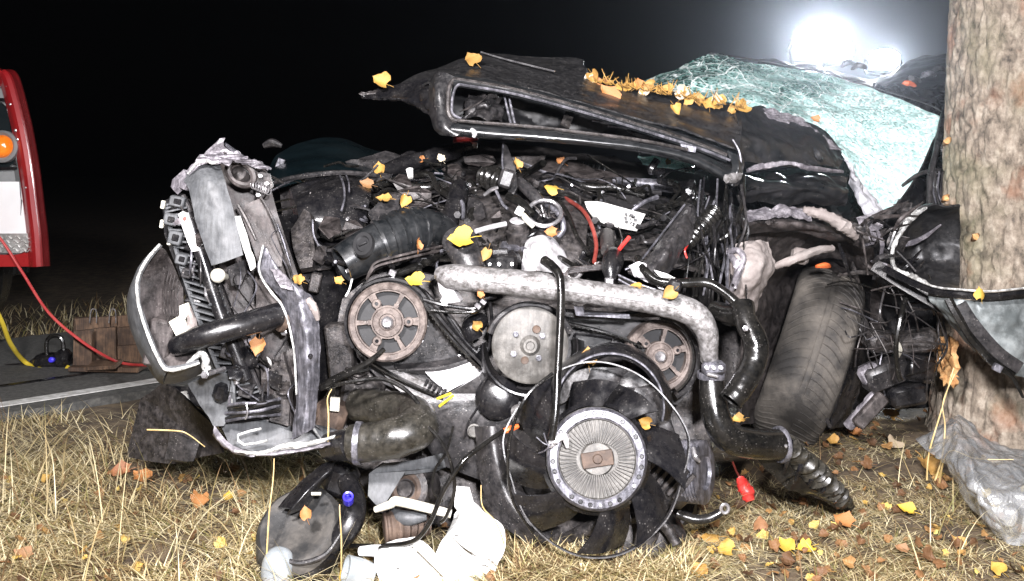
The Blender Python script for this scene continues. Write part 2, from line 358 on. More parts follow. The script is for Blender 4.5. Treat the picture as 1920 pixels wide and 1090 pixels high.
def cracked_glass():
    m = bpy.data.materials.new('cracked_glass'); m.use_nodes = True; nt = m.node_tree; n = nt.nodes; l = nt.links; b = n['Principled BSDF']; out = n['Material Output']
    tc = n.new('ShaderNodeTexCoord')
    def vor(s, feat='DISTANCE_TO_EDGE'):
        v = n.new('ShaderNodeTexVoronoi'); v.feature = feat; v.inputs['Scale'].default_value = s; l.new(w.outputs[0], v.inputs['Vector']); return v
    nz = n.new('ShaderNodeTexNoise'); nz.inputs['Scale'].default_value = 9; nz.inputs['Detail'].default_value = 4; l.new(tc.outputs['Object'], nz.inputs['Vector'])
    sc_ = n.new('ShaderNodeVectorMath'); sc_.operation = 'SCALE'; sc_.inputs['Scale'].default_value = .05; l.new(nz.outputs['Color'], sc_.inputs[0])
    w = n.new('ShaderNodeVectorMath'); w.operation = 'ADD'; l.new(tc.outputs['Object'], w.inputs[0]); l.new(sc_.outputs[0], w.inputs[1])
    def rng(sock, a, b_, c, d):
        r = n.new('ShaderNodeMapRange'); r.inputs[1].default_value = a; r.inputs[2].default_value = b_; r.inputs[3].default_value = c; r.inputs[4].default_value = d; l.new(sock, r.inputs[0]); return r.outputs[0]
    def mth(op, a, c):
        q = n.new('ShaderNodeMath'); q.operation = op
        for i, s in enumerate((a, c)):
            if isinstance(s, (int, float)): q.inputs[i].default_value = s
            else: l.new(s, q.inputs[i])
        return q.outputs[0]
    fine = rng(vor(150).outputs['Distance'], 0, .16, 1, 0); mid = rng(vor(22).outputs['Distance'], .01, .05, 1, 0); big = rng(vor(6).outputs['Distance'], .004, .016, 1, 0)
    n2 = n.new('ShaderNodeTexNoise'); n2.inputs['Scale'].default_value = 5; n2.inputs['Detail'].default_value = 5; l.new(tc.outputs['Object'], n2.inputs['Vector'])
    # crazing grows to the lower right, with that corner's overexposed brightness painted in
    sx = n.new('ShaderNodeSeparateXYZ'); l.new(tc.outputs['Object'], sx.inputs[0])
    dmg_bright = mth('ADD', rng(sx.outputs[0], .15, .95, -.2, .26), rng(sx.outputs[2], 1.02, .78, -.2, .2))
    field = mth('ADD', n2.outputs[0], dmg_bright)
    crush = rng(field, .42, .64, 0, 1)
    cell = vor(150, 'F1')
    glint = rng(cell.outputs['Color'], .25, .6, 0, 1)
    sc2 = n.new('ShaderNodeSeparateColor'); l.new(cell.outputs['Color'], sc2.inputs[0])
    lit = mth('LESS_THAN', sc2.outputs[0], rng(field, .24, .6, .14, 1.02))
    cov = mth('MAXIMUM', mth('MULTIPLY', lit, mth('MAXIMUM', rng(sc2.outputs[1], 0, 1, .5, 1), crush)), mth('MAXIMUM', mth('MULTIPLY', mid, .8), mth('MAXIMUM', big, .1)))
    rp = n.new('ShaderNodeValToRGB'); rp.color_ramp.elements[0].color = (.36, .56, .53, 1); rp.color_ramp.elements[1].color = (.66, .93, .9, 1)
    l.new(crush, rp.inputs[0]); wl = n.new('ShaderNodeMixRGB'); wl.inputs[2].default_value = (.95, 1, .99, 1); l.new(mth('MAXIMUM', mid, big), wl.inputs[0]); l.new(rp.outputs[0], wl.inputs[1]); l.new(wl.outputs[0], b.inputs['Base Color'])
    b.inputs['Roughness'].default_value = .28; b.inputs['Specular IOR Level'].default_value = .7
    # every crumb of glass is tilted its own way
    sub = n.new('ShaderNodeVectorMath'); sub.operation = 'SUBTRACT'; sub.inputs[1].default_value = (.5, .5, .5); l.new(cell.outputs['Color'], sub.inputs[0])
    s2 = n.new('ShaderNodeVectorMath'); s2.operation = 'SCALE'; s2.inputs['Scale'].default_value = .6; l.new(sub.outputs[0], s2.inputs[0])
    ge = n.new('ShaderNodeNewGeometry'); ad = n.new('ShaderNodeVectorMath'); l.new(ge.outputs['Normal'], ad.inputs[0]); l.new(s2.outputs[0], ad.inputs[1])
    nm = n.new('ShaderNodeVectorMath'); nm.operation = 'NORMALIZE'; l.new(ad.outputs[0], nm.inputs[0]); l.new(nm.outputs[0], b.inputs['Normal'])
    # clear green pane between the cracks
    gl = n.new('ShaderNodeBsdfGlossy'); gl.inputs['Roughness'].default_value = .08; gl.inputs['Color'].default_value = (.8, 1, .97, 1)
    tr = n.new('ShaderNodeBsdfTransparent'); tr.inputs['Color'].default_value = (.45, .62, .58, 1)
    pane = n.new('ShaderNodeMixShader'); pane.inputs[0].default_value = .1; l.new(tr.outputs[0], pane.inputs[1]); l.new(gl.outputs[0], pane.inputs[2])
    tl = n.new('ShaderNodeBsdfTranslucent'); tl.inputs['Color'].default_value = (.6, .85, .82, 1)
    pc = n.new('ShaderNodeMixShader'); pc.inputs[0].default_value = .25; l.new(b.outputs[0], pc.inputs[1]); l.new(tl.outputs[0], pc.inputs[2])
    mx = n.new('ShaderNodeMixShader'); l.new(cov, mx.inputs[0]); l.new(pane.outputs[0], mx.inputs[1]); l.new(pc.outputs[0], mx.inputs[2]); l.new(mx.outputs[0], out.inputs['Surface'])
    MATS['cracked_glass'] = m
cracked_glass()
def clear_film():
    m = bpy.data.materials.new('clear_film'); m.use_nodes = True; n = m.node_tree.nodes; l = m.node_tree.links; out = n['Material Output']
    tc = n.new('ShaderNodeTexCoord'); nz = n.new('ShaderNodeTexNoise'); nz.inputs['Scale'].default_value = 24; nz.inputs['Detail'].default_value = 4; nz.inputs['Distortion'].default_value = 1.6
    l.new(tc.outputs['Object'], nz.inputs['Vector'])
    bp = n.new('ShaderNodeBump'); bp.inputs['Strength'].default_value = .6; bp.inputs['Distance'].default_value = .014; l.new(nz.outputs[0], bp.inputs['Height'])
    gl = n.new('ShaderNodeBsdfGlossy'); gl.inputs['Roughness'].default_value = .17; l.new(bp.outputs[0], gl.inputs['Normal'])
    df = n.new('ShaderNodeBsdfDiffuse'); df.inputs['Color'].default_value = (.8, .82, .83, 1); l.new(bp.outputs[0], df.inputs['Normal'])
    tr = n.new('ShaderNodeBsdfTransparent'); tr.inputs['Color'].default_value = (.93, .94, .95, 1)
    fr = n.new('ShaderNodeFresnel'); fr.inputs['IOR'].default_value = 1.5; l.new(bp.outputs[0], fr.inputs['Normal'])
    a = n.new('ShaderNodeMixShader'); a.inputs[0].default_value = .13; l.new(tr.outputs[0], a.inputs[1]); l.new(df.outputs[0], a.inputs[2])
    q = n.new('ShaderNodeMath'); q.operation = 'MULTIPLY_ADD'; q.inputs[1].default_value = .9; q.inputs[2].default_value = .02; l.new(fr.outputs[0], q.inputs[0])
    q2 = n.new('ShaderNodeMath'); q2.operation = 'MINIMUM'; q2.inputs[1].default_value = .34; l.new(q.outputs[0], q2.inputs[0]); b = n.new('ShaderNodeMixShader'); l.new(q2.outputs[0], b.inputs[0]); l.new(a.outputs[0], b.inputs[1]); l.new(gl.outputs[0], b.inputs[2]); l.new(b.outputs[0], out.inputs['Surface'])
    MATS['clear_film'] = m
clear_film()
def tyre_mat():
    return mat('dusty_tyre', (.02, .018, .016), (.09, .08, .068), .65, .9, scale=12, bump=.4, bscale=70, lo=.38, hi=.62)
tyre_m = tyre_mat()
def bark():
    m = bpy.data.materials.new('bark'); m.use_nodes = True; n = m.node_tree.nodes; l = m.node_tree.links; b = n['Principled BSDF']
    tc = n.new('ShaderNodeTexCoord'); mp = n.new('ShaderNodeMapping'); mp.inputs['Scale'].default_value = (1.2, 1.2, .85); l.new(tc.outputs['Object'], mp.inputs[0])
    nz = n.new('ShaderNodeTexNoise'); nz.inputs['Scale'].default_value = 26; nz.inputs['Detail'].default_value = 8; nz.inputs['Roughness'].default_value = .7; l.new(mp.outputs[0], nz.inputs['Vector'])
    rp = n.new('ShaderNodeValToRGB'); e = rp.color_ramp.elements; e[0].position = .34; e[0].color = (.055, .045, .035, 1); e[1].position = .68; e[1].color = (.4, .35, .285, 1)
    q = e.new(.5); q.color = (.22, .18, .138, 1); l.new(nz.outputs[0], rp.inputs[0])
    n2 = n.new('ShaderNodeTexNoise'); n2.inputs['Scale'].default_value = 6; n2.inputs['Detail'].default_value = 5; l.new(tc.outputs['Object'], n2.inputs['Vector'])
    mr = n.new('ShaderNodeMapRange'); mr.inputs[1].default_value = .5; mr.inputs[2].default_value = .7; mr.inputs[4].default_value = .4; l.new(n2.outputs[0], mr.inputs[0])
    mx = n.new('ShaderNodeMixRGB'); mx.inputs[2].default_value = (.19, .19, .1, 1); l.new(mr.outputs[0], mx.inputs[0]); l.new(rp.outputs[0], mx.inputs[1])
    n3 = n.new('ShaderNodeTexNoise'); n3.inputs['Scale'].default_value = 9; n3.inputs['Detail'].default_value = 6; mp3 = n.new('ShaderNodeMapping'); mp3.inputs['Location'].default_value = (3, 7, 1); l.new(tc.outputs['Object'], mp3.inputs[0]); l.new(mp3.outputs[0], n3.inputs['Vector'])
    m3 = n.new('ShaderNodeMapRange'); m3.inputs[1].default_value = .55; m3.inputs[2].default_value = .68; m3.inputs[4].default_value = .5; l.new(n3.outputs[0], m3.inputs[0])
    mx3 = n.new('ShaderNodeMixRGB'); mx3.inputs[2].default_value = (.24, .1, .05, 1); l.new(m3.outputs[0], mx3.inputs[0]); l.new(mx.outputs[0], mx3.inputs[1])
    l.new(mx3.outputs[0], b.inputs['Base Color']); b.inputs['Roughness'].default_value = .85
    bp = n.new('ShaderNodeBump'); bp.inputs['Strength'].default_value = 1; bp.inputs['Distance'].default_value = .012; l.new(nz.outputs[0], bp.inputs['Height']); l.new(bp.outputs[0], b.inputs['Normal'])
    return m
bark_m = bark()
# ================================================================== red rescue vehicle at the left edge
def red_vehicle():
    def P(x, y, d): v = Vector(((x - 960) / F * d * .78, d * .78, H - (y - HZ) / F * d * .78)); return v
    def T(pp, r, **k): return tube([P(*p) for p in pp], [r * p[2] * .78 / F for p in pp], **k)
    def pl8(pp, th): return plate([P(*p) for p in pp], th, px=False)
    def pat(rows, *a): return patch([[P(*p) for p in r] for r in rows], *a, px=False)
    t = thing('rescue_vehicle', (-2.1, 3.7, 0), 'red rescue vehicle cut by the left edge, with amber lamp and white panel', 'vehicle')
    E = [(8, 136), (20, 150), (40, 225), (56, 310), (66, 390), (72, 440), (76, 500)]
    # outer red corner: a rounded pillar sweeping down, going back and away from view
    rows = []
    for dx, dd in ((-15, 4.36), (-5, 4.33), (0, 4.36), (-2, 4.42), (-40, 4.75), (-420, 6.2)):
        rows.append([(x + dx, y, dd) for x, y in E])
    mk('corner_pillar', pat(rows, 40, 26, .012), red, t)
    mk('body_side', pat([[(-900, 100, 4.45), (-400, 110, 4.42), (-40, 150, 4.4), (20, 160, 4.4)], [(-900, 330, 4.42), (-400, 330, 4.4), (0, 330, 4.38), (46, 330, 4.38)], [(-900, 498, 4.4), (-400, 498, 4.4), (0, 498, 4.38), (70, 498, 4.38)]], 20, 14, .03), greyv, t)
    mk('bottom_sill', pl8([(-900, 478, 4.355), (30, 478, 4.355), (58, 470, 4.355), (75, 500, 4.355), (-900, 505, 4.355)], .03), red, t)
    mk('top_band', pl8([(-900, 60, 4.36), (-20, 120, 4.36), (10, 137, 4.36), (22, 165, 4.36), (6, 162, 4.36), (-900, 110, 4.36)], .03), red, t)
    w = mk('window', pl8([(-500, 180, 4.36), (-8, 186, 4.36), (14, 205, 4.36), (30, 285, 4.36), (27, 306, 4.36), (10, 316, 4.36), (-500, 318, 4.36)], .015), glassd, t)
    mk('window_seal', T([(-500, 180, 4.355), (-8, 186, 4.355), (14, 205, 4.355), (30, 285, 4.355), (27, 306, 4.355), (10, 316, 4.355), (-500, 318, 4.355)], 3, n=6, sub=5), plastic, w)
    pl = mk('reflective_panel', pl8([(-500, 341, 4.35), (45, 341, 4.35), (58, 452, 4.35), (-500, 456, 4.35)], .008), refl, t)
    dp = mk('tread_plate', pl8([(-500, 440, 4.34), (59, 438, 4.34), (60, 456, 4.34), (50, 470, 4.34), (38, 475, 4.34), (-500, 478, 4.34)], .006), checker, t)
    V, Fc = [], []
    s = 4.33 * .78 / F
    for i in range(-6, 9):
        for j in range(4):
            M = Matrix.Translation(P(i * 8 - 6 + (j % 2) * 4, 446 + j * 8, 4.336)) @ Matrix.Rotation(R(45 if (i + j) % 2 else -45), 4, 'Y')
            v, f = cbox(M, 9 * s, 2 * s, 2.2 * s, .3); k = len(V); V += v; Fc += [tuple(q + k for q in g) for g in f]
    mk('tread_studs', (V, Fc), checker, dp)
    lm = mk('amber_lamp', lathe([(0, .03), (.022, .028), (.034, .018), (.038, 0)], frame(P(4, 275, 4.335), (0, -1, .05)), 28), amber, t)
    mk('lamp_bezel', lathe([(.037, .004), (.045, .012), (.052, .004), (.052, -.02)], frame(P(4, 275, 4.335), (0, -1, .05)), 28), greyv, lm)
    for y in (162, 196, 245, 262, 352, 430): mk('rivet', lathe([(0, .006), (.005, .004), (.006, 0)], frame(P(12 + (y - 150) * .19, y, 4.325), (0, -1, 0)), 10), chrome, t)
    mk('door_seal', T([(26, 210, 4.325), (43, 300, 4.325), (53, 380, 4.33), (62, 455, 4.33)], 2, n=6), plastic, t)
    mk('floor_frame', cbox(Matrix.Translation(P(-480, 512, 5.0)), 1.9, .5, .05), plastic, t)
    for x in (-2.15, -3.0):
        w = mk('wheel', lathe([(.16, .1), (.27, .11), (.31, .08), (.32, 0), (.31, -.08), (.27, -.11), (.16, -.1)], frame((x, 3.78, .31), (.25, -1, 0)), 40), rubber, t)
        mk('wheel_hub', lathe([(0, .06), (.06, .06), (.09, .02), (.16, .09), (.17, .1)], frame((x, 3.78, .31), (.25, -1, 0)), 28), grey, w)
red_vehicle()
# ------------------------------------------------------------------ wooden crates, tool, hoses on the road
def crate():
    t = thing('wooden_crate', G(205, 690), 'brown wooden crate with metal rod handles standing on the road behind the hoses', 'crate')
    b = [((138, 622), (172, 618), (172, 694), (136, 696), 3.50), ((173, 617), (216, 614), (218, 676), (173, 680), 3.56), ((141, 598), (205, 594), (206, 618), (142, 622), 3.60),
         ((206, 594), (262, 590), (262, 612), (207, 616), 3.61), ((220, 615), (268, 612), (270, 646), (220, 648), 3.58), ((220, 649), (270, 647), (274, 682), (221, 676), 3.56)]
    for q in b: mk('board', plate([(x, y, q[4]) for x, y in q[:4]], .022, .03, .002, 9), wood, t)
    mk('base_board', B(205, 688, 3.52, 130, 9, 60, 1), wood, t)
    mk('back_board', B(215, 640, 3.74, 150, 90, 14), wood, t)
    for x in (172, 208): mk('handle', tube([P(x - 4, 606, 3.58), P(x - 1, 582, 3.58), P(x + 8, 582, 3.58), P(x + 9, 606, 3.58)], .0022, n=6, sub=3), chrome, t)
    b2 = thing('loose_plank', G(208, 700), 'short pale plank lying flat at the foot of the wooden crate', 'plank')
    mk('plank_board', B(196, 684, 3.47, 56, 7, 40, -3, 8), wood, b2)
crate()
def tool():
    t = thing('rescue_tool', G(92, 690), 'black hydraulic rescue tool with round carry handle beside the crate', 'tool')
    mk('body', join(B(96, 676, 3.62, 58, 26, 42, -2, bev=.3), B(118, 672, 3.6, 26, 34, 34, 6, bev=.3)), plastic, t)
    mk('carry_handle', T([(88, 668, 3.6), (88, 640, 3.6), (100, 630, 3.6), (116, 636, 3.6), (120, 664, 3.6)], 4, n=8), rubber, t)
    mk('side_arm', T([(60, 680, 3.64), (84, 676, 3.62)], 6, n=8), dmetal, t)
    mk('purple_lit_knob', lathe([(0, .012), (.009, .01), (.01, 0)], frame(P(98, 675, 3.575), (0, -1, .2)), 12), blue, t)  # purple light on the tool put into this knob's blue colour
tool()
def hoses():
    a = mk('red_hydraulic_hose', T([(-60, 380, 3.35), (0, 447, 3.33), (40, 508, 3.34), (90, 585, 3.38), (150, 638, 3.42), (205, 672, 3.46), (240, 683, 3.5), (300, 686, 3.42), (360, 690, 3.4)], 2.7, n=8, sub=8), redhose)
    meta(a, 'thin red hydraulic hose drooping from the rescue vehicle to the road', 'hose')
    b = mk('yellow_hydraulic_hose', T([(-240, 470, 3.7), (-120, 490, 3.5), (-40, 530, 3.42), (0, 596, 3.45), (20, 645, 3.52), (48, 680, 3.62), (84, 695, 3.57), (118, 697, 3.56), (128, 688, 3.58)], 4.2, n=8, sub=8), yelhose)
    meta(b, 'yellow hydraulic hose lying on the road by the black tool', 'hose')
    c = mk('fire_hose', T([(-60, 700, 3.6), (0, 692, 3.62), (30, 688, 3.63), (62, 690, 3.62)], 11, n=10, sub=5, flat=.6), dmetal)
    meta(c, 'dark flat hose lying on the road at the left edge', 'hose')
hoses()
# ================================================================== the wrecked car
car = thing('wrecked_car', (.25, 2.6, 0), 'crushed black car with its engine bay torn open against the tree', 'car')
def part(name, VF, m, parent=None, **k): return mk(name, VF, m, parent or car, **k)
def seg(a, b, r, n=10): return tube([Vector(a), Vector(b)], r, n=n, sub=1)
def bolt(x, y, d, r, m, parent, ax=(0, -1, .1), name='bolt'):
    s = d / F; M = frame(P(x, y, d), ax)
    return part(name, join(lathe([(0, .9 * r * s), (.75 * r * s, .9 * r * s), (.8 * r * s, .75 * r * s), (.8 * r * s, .2 * r * s), (r * s, .15 * r * s), (r * s, -.5 * r * s)], M, 6 if r < 9 else 12)), m, parent)
# ------------------------------------------------------------------ front carrier hanging at the left
def front_module():
    # long dark carrier column
    fc = part('front_carrier', plate([(425, 290, 2.0), (500, 322, 2.03), (520, 400, 2.03), (560, 520, 2.03), (592, 600, 2.0), (598, 700, 1.98), (590, 805, 1.97), (480, 840, 1.97), (440, 765, 1.97), (400, 600, 1.97), (372, 470, 1.97), (400, 330, 2.0)], .02, .03, .012, 16, 1), bmetal)
    br = part('grey_bracket', patch([[(338, 338, 1.9), (362, 305, 1.91), (388, 298, 1.915), (412, 305, 1.92)], [(352, 352, 1.865), (372, 340, 1.862), (395, 334, 1.862), (422, 338, 1.87)], [(370, 425, 1.85), (390, 415, 1.845), (415, 408, 1.845), (440, 405, 1.855)], [(396, 498, 1.84), (412, 494, 1.838), (432, 487, 1.838), (456, 478, 1.845)]], 18, 30, .006, .0022, 22, 3), grey)
    part('torn_rim', plate([(350, 322, 1.885), (368, 298, 1.885), (392, 284, 1.88), (406, 272, 1.88), (412, 260, 1.88), (422, 260, 1.885), (420, 274, 1.89), (432, 284, 1.9), (505, 314, 1.94), (503, 320, 1.94), (470, 312, 1.93), (436, 300, 1.9), (430, 312, 1.89), (410, 302, 1.88), (394, 303, 1.88), (372, 312, 1.88), (356, 330, 1.88)], .006, .01, .008, 40, 2, .004), lavender, br)
    part('torn_lip', T([(352, 326, 1.872), (370, 306, 1.868), (388, 302, 1.866), (398, 306, 1.866), (410, 303, 1.87)], [1.5, 3, 3.5, 3, 1.5], n=7, sub=6, lump=.5), edge_w, br)
    part('bracket_ear', plate([(322, 336, 1.9), (345, 318, 1.9), (352, 340, 1.88), (345, 356, 1.88), (334, 350, 1.89), (326, 358, 1.89), (320, 350, 1.9)], .012, .012, .004, 40, 5), lavender, br)
    # strut from the top tip to the right
    part('top_strut', sweep([P(424, 272, 1.9), P(462, 298, 1.94), P(507, 316, 1.97)], [(-.006, -.002), (.006, -.002), (.006, .002), (-.006, .002)], (0, 1, 0)), steel)
    part('lower_strut', sweep([P(418, 284, 1.9), P(460, 306, 1.95), P(530, 342, 2.02)], [(-.006, -.0015), (.006, -.0015), (.006, .0015), (-.006, .0015)], (0, 1, 0)), dmetal)
    # ring, spring and latch behind it
    r_ = part('latch_ring', tube([P(452 + 24 * math.cos(a), 325 + 21 * math.sin(a) + 8 * math.cos(a), 1.95) for a in np.linspace(0, 6.283, 16, endpoint=False)], .007, n=8, closed=True, sub=3), bmetal)
    part('ring_cup', lathe([(.017, 0), (.016, .02), (.006, .03), (0, .03)], frame(P(454, 334, 1.97), (-.2, -1, .5)), 20), dmetal, r_)
    pts = []
    for k in range(60):
        a = k * .75; q = P(472 + k * .55, 345 + k * .22, 1.95); pts.append(q + Vector((math.cos(a) * .003, math.cos(a) * .006, math.sin(a) * .008)))
    part('latch_spring', tube(pts, .0011, n=5, sub=2), chrome, r_)
    part('latch_plate', plate([(478, 320, 1.97), (505, 326, 1.97), (512, 350, 1.97), (490, 372, 1.97), (478, 360, 1.97)], .01, .01, .004, 40, 7), dmetal, r_)
    for x, y in ((488, 330), (500, 345), (484, 366)): bolt(x, y, 1.965, 4.5, chrome, car)
    # ribbed air guide: rails, rungs, inner bar
    g = part('air_guide', plate([(304, 378, 1.945), (342, 362, 1.94), (384, 455, 1.93), (440, 600, 1.93), (492, 738, 1.93), (436, 764, 1.93), (378, 640, 1.93), (330, 500, 1.935), (308, 440, 1.94)], .012, .05), plastic)
    La = [(309, 382), (322, 440), (352, 540), (392, 650), (438, 758)]; Lb = [(343, 366), (378, 446), (420, 560), (458, 660), (490, 738)]
    part('guide_rail', T([(x, y, 1.915) for x, y in La], 4.5, n=6), grey, g); part('guide_rail', T([(x, y, 1.91) for x, y in Lb], 4.5, n=6), plastic2, g)
    A_, B_ = spline(La, 8), spline(Lb, 8)
    for i in range(1, len(A_) - 1):
        a, b = A_[i], B_[i]; f = .42 if i % 3 else .0
        part('guide_rib', sweep([P(a[0], a[1], 1.912), P(b[0], b[1], 1.908)], [(-.006, -.0015), (.006, -.0015), (.006, .0015), (-.006, .0015)], (0, 1, 0), sub=1), grey, g)
    part('guide_bar', T([(352, 400, 1.895), (378, 480, 1.89), (410, 580, 1.888), (438, 650, 1.888), (462, 712, 1.89)], [11, 12, 12, 13, 13], n=14), plastic, g)
    for x, y, w, h, r in ((334, 378, 28, 20, 12), (322, 412, 26, 22, 12), (330, 446, 26, 26, 14), (342, 486, 22, 20, 14), (352, 512, 18, 18, 14), (430, 660, 30, 26, 18), (450, 700, 34, 30, 18), (462, 735, 26, 18, 15)):
        part('clip_housing', B(x, y, 1.905, w, h, 22, r), plastic2 if y > 500 else grey, g)
        part('clip_recess', B(x, y, 1.898, w * .5, h * .5, 12, r), plastic, g)
    part('reflector_strip', plate([(334, 402, 1.884), (342, 397, 1.884), (350, 400, 1.884), (372, 462, 1.878), (374, 470, 1.878), (360, 472, 1.878), (352, 455, 1.88)], .005, .02, .001, 30), white_p, g)
    part('red_mark', B(346, 410, 1.88, 6, 7, 3, 18), redpl, g)
    for x, y in ((306, 384), (304, 420), (318, 452)): part('clip_tab', B(x, y, 1.9, 7, 15, 8, 10), cream, g)
    part('white_strip', plate([(439, 406, 1.9), (450, 405, 1.9), (462, 440, 1.895), (478, 502, 1.89), (470, 508, 1.89), (455, 465, 1.895)], .004, .02, .0006, 20), white_p)
    part('inner_panel', plate([(455, 410, 1.93), (468, 380, 1.95), (488, 372, 1.95), (506, 405, 1.95), (530, 470, 1.95), (528, 500, 1.94), (486, 500, 1.93)], .006, .018, .004, 24, 4), bmetal)
    part('inner_strut', T([(446, 384, 1.93), (462, 412, 1.925), (480, 450, 1.92)], [3, 3.5, 2], n=6), dmetal)
    part('inner_rim', T([(488, 370, 1.94), (508, 405, 1.94), (532, 470, 1.94), (548, 520, 1.95)], 3, n=6), dmetal)
    s_ = part('round_stud', lathe([(0, .012), (.009, .011), (.0125, .006), (.013, 0), (.006, -.002), (.006, -.05)], frame(P(409, 517, 1.86), (0, -1, .15)), 20), cream)
    part('cup_panel', plate([(424, 502, 1.9), (456, 488, 1.9), (461, 512, 1.9), (452, 534, 1.9), (434, 536, 1.9)], .01, .02, .002, 20), plastic2)
    # bumper beam end: curved channel with bright cut edge
    ed = [(300, 458), (276, 486), (259, 520), (257, 550), (264, 588), (282, 640), (302, 682), (316, 694)]
    bk = [(298, 462), (262, 500), (243, 540), (237, 572), (242, 612), (262, 664), (292, 712), (306, 722)]
    bb = part('bumper_beam', patch([[(x, y, 1.8) for x, y in ed], [((x + u) / 2 - 4, (y + v) / 2, 1.83) for (x, y), (u, v) in zip(ed, bk)], [(x, y, 1.9) for x, y in bk]], 34, 10, .005, .001, 20), grey)
    part('cut_edge', T([(x, y, 1.796) for x, y in ed] + [(345, 690, 1.79), (374, 681, 1.79)], [2.6, 3, 3, 3.2, 3, 3.2, 3.4, 3.4, 3, 2], n=7, sub=6, lump=.25), edge_w, bb)
    part('beam_floor', patch([[(316, 694, 1.8), (345, 690, 1.795), (374, 681, 1.795)], [(306, 722, 1.9), (345, 716, 1.9), (380, 700, 1.9)]], 12, 6, .006, .001, 30), grey, bb)
    part('beam_inner', plate([(300, 464, 1.86), (318, 480, 1.9), (345, 540, 1.92), (350, 610, 1.92), (376, 676, 1.86), (316, 690, 1.83), (284, 640, 1.85), (266, 588, 1.86), (260, 550, 1.86), (262, 520, 1.86)], .006, .018, .006, 22, 6), bmetal, bb)
    part('beam_block', B(305, 640, 1.87, 46, 90, 60, 12), bmetal, bb)
    for k in range(5): part('thin_wire', T([(318 + k * 5, 500 + k * 8, 1.84), (308 + k * 6, 560, 1.83), (316 + k * 5, 612 + 3 * k, 1.84)], 1.0, n=4, sub=4), dmetal, bb)
    part('cream_bracket', plate([(316, 604, 1.835), (336, 592, 1.835), (336, 574, 1.835), (352, 568, 1.835), (356, 580, 1.835), (346, 600, 1.835), (364, 650, 1.83), (342, 664, 1.83), (330, 630, 1.832)], .006, .02, .002, 30), cream, bb)
    part('bracket_fold', T([(352, 575, 1.84), (360, 605, 1.84), (356, 632, 1.84)], [5, 9, 7], n=8, lump=.4), beige, bb)
    part('hook_bracket', T([(352, 682, 1.81), (376, 664, 1.8), (386, 676, 1.8), (384, 690, 1.8), (395, 690, 1.8)], [4, 6, 7, 6, 4], n=8), edge_w, bb)
    bolt(384, 703, 1.79, 8, chrome, bb); part('stud', seg(P(386, 702, 1.8), P(420, 692, 1.86), .0045), chrome, bb)
    part('hanging_gusset', plate([(350, 722, 1.89), (388, 706, 1.88), (418, 700, 1.88), (440, 716, 1.89), (442, 758, 1.9), (420, 798, 1.9), (400, 800, 1.9), (380, 770, 1.9)], .005, .016, .006, 24, 8), grey)
    # crash tube
    ct = part('crash_tube', T([(330, 650, 1.83), (372, 634, 1.805), (440, 614, 1.815), (524, 590, 1.86)], [18, 22, 22.5, 22.5], n=22, lump=.08), plastic)
    part('tube_flange', lathe([(.021, .0), (.03, -.002), (.031, -.008), (0, -.008)], frame(P(525, 590, 1.865), (-.8, -.55, .2)), 28), rust2, ct)
    bolt(532, 624, 1.875, 6, chrome, car)
    for x, y in ((470, 672), (452, 640), (500, 760), (416, 735)): part('valve_body', B(x, y, 1.9, 30, 40, 30, 17, bev=.3), plastic, g)
    part('chrome_valve', T([(440, 690, 1.885), (444, 720, 1.885)], 5, n=8), chrome, g)
    # vertical zinc side plate
    vp = part('side_plate', patch([[(492, 462, 1.84), (502, 468, 1.838), (510, 480, 1.84)], [(484, 512, 1.84), (520, 505, 1.822), (548, 532, 1.835)], [(524, 560, 1.845), (556, 553, 1.822), (588, 560, 1.84)], [(548, 640, 1.845), (572, 640, 1.82), (601, 640, 1.84)], [(556, 730, 1.845), (575, 730, 1.82), (598, 730, 1.84)], [(545, 824, 1.845), (566, 815, 1.822), (590, 803, 1.838)]], 12, 40, .005, .0028, 26, 9), steel)
    part('plate_rim', T([(494, 460, 1.83), (486, 508, 1.832), (508, 548, 1.838), (532, 580, 1.838), (550, 650, 1.838), (556, 740, 1.838)], [2.2, 2, 2.6, 2, 2, 2], n=6, sub=6, lump=.4), edge_w, vp)
    part('torn_corner', plate([(506, 506, 1.815), (524, 508, 1.812), (545, 530, 1.815), (550, 545, 1.818), (526, 540, 1.815)], .003, .008, .004, 60, 1, .003), lavender, vp)
    part('plate_hole', lathe([(0, .001), (.0035, .001), (.0045, 0)], frame(P(582, 668, 1.815), (0, -1, 0)), 14), plastic, vp)
    part('clip_nut', T([(577, 560, 1.83), (590, 580, 1.83), (596, 600, 1.835)], [6, 8, 4], n=8, lump=.3), beige, vp)
    part('dark_backing', plate([(478, 500, 1.93), (520, 545, 1.93), (556, 660, 1.93), (548, 800, 1.93), (500, 790, 1.93), (480, 640, 1.93)], .01, .02, .008, 20, 3), bmetal)
    part('slot_panel', plate([(500, 700, 1.905), (530, 660, 1.905), (545, 720, 1.905), (540, 800, 1.905), (505, 790, 1.905)], .01, .02, .006, 24, 5), dmetal)
    # loom at the foot
    for k in range(7):
        y = 756 + k * 5
        part('loom_wire', T([(428 + rnd.uniform(-6, 6), y + 4, 1.9), (455, y + rnd.uniform(-4, 4), 1.87), (490, y - 3 + rnd.uniform(-4, 4), 1.87), (525, y - 8 + rnd.uniform(-4, 4), 1.9)], 3.2, n=7), rubber if k % 3 else steel)
    part('cable_tie', T([(462, 755, 1.858), (464, 775, 1.856), (460, 786, 1.86)], 2, n=5), chrome)
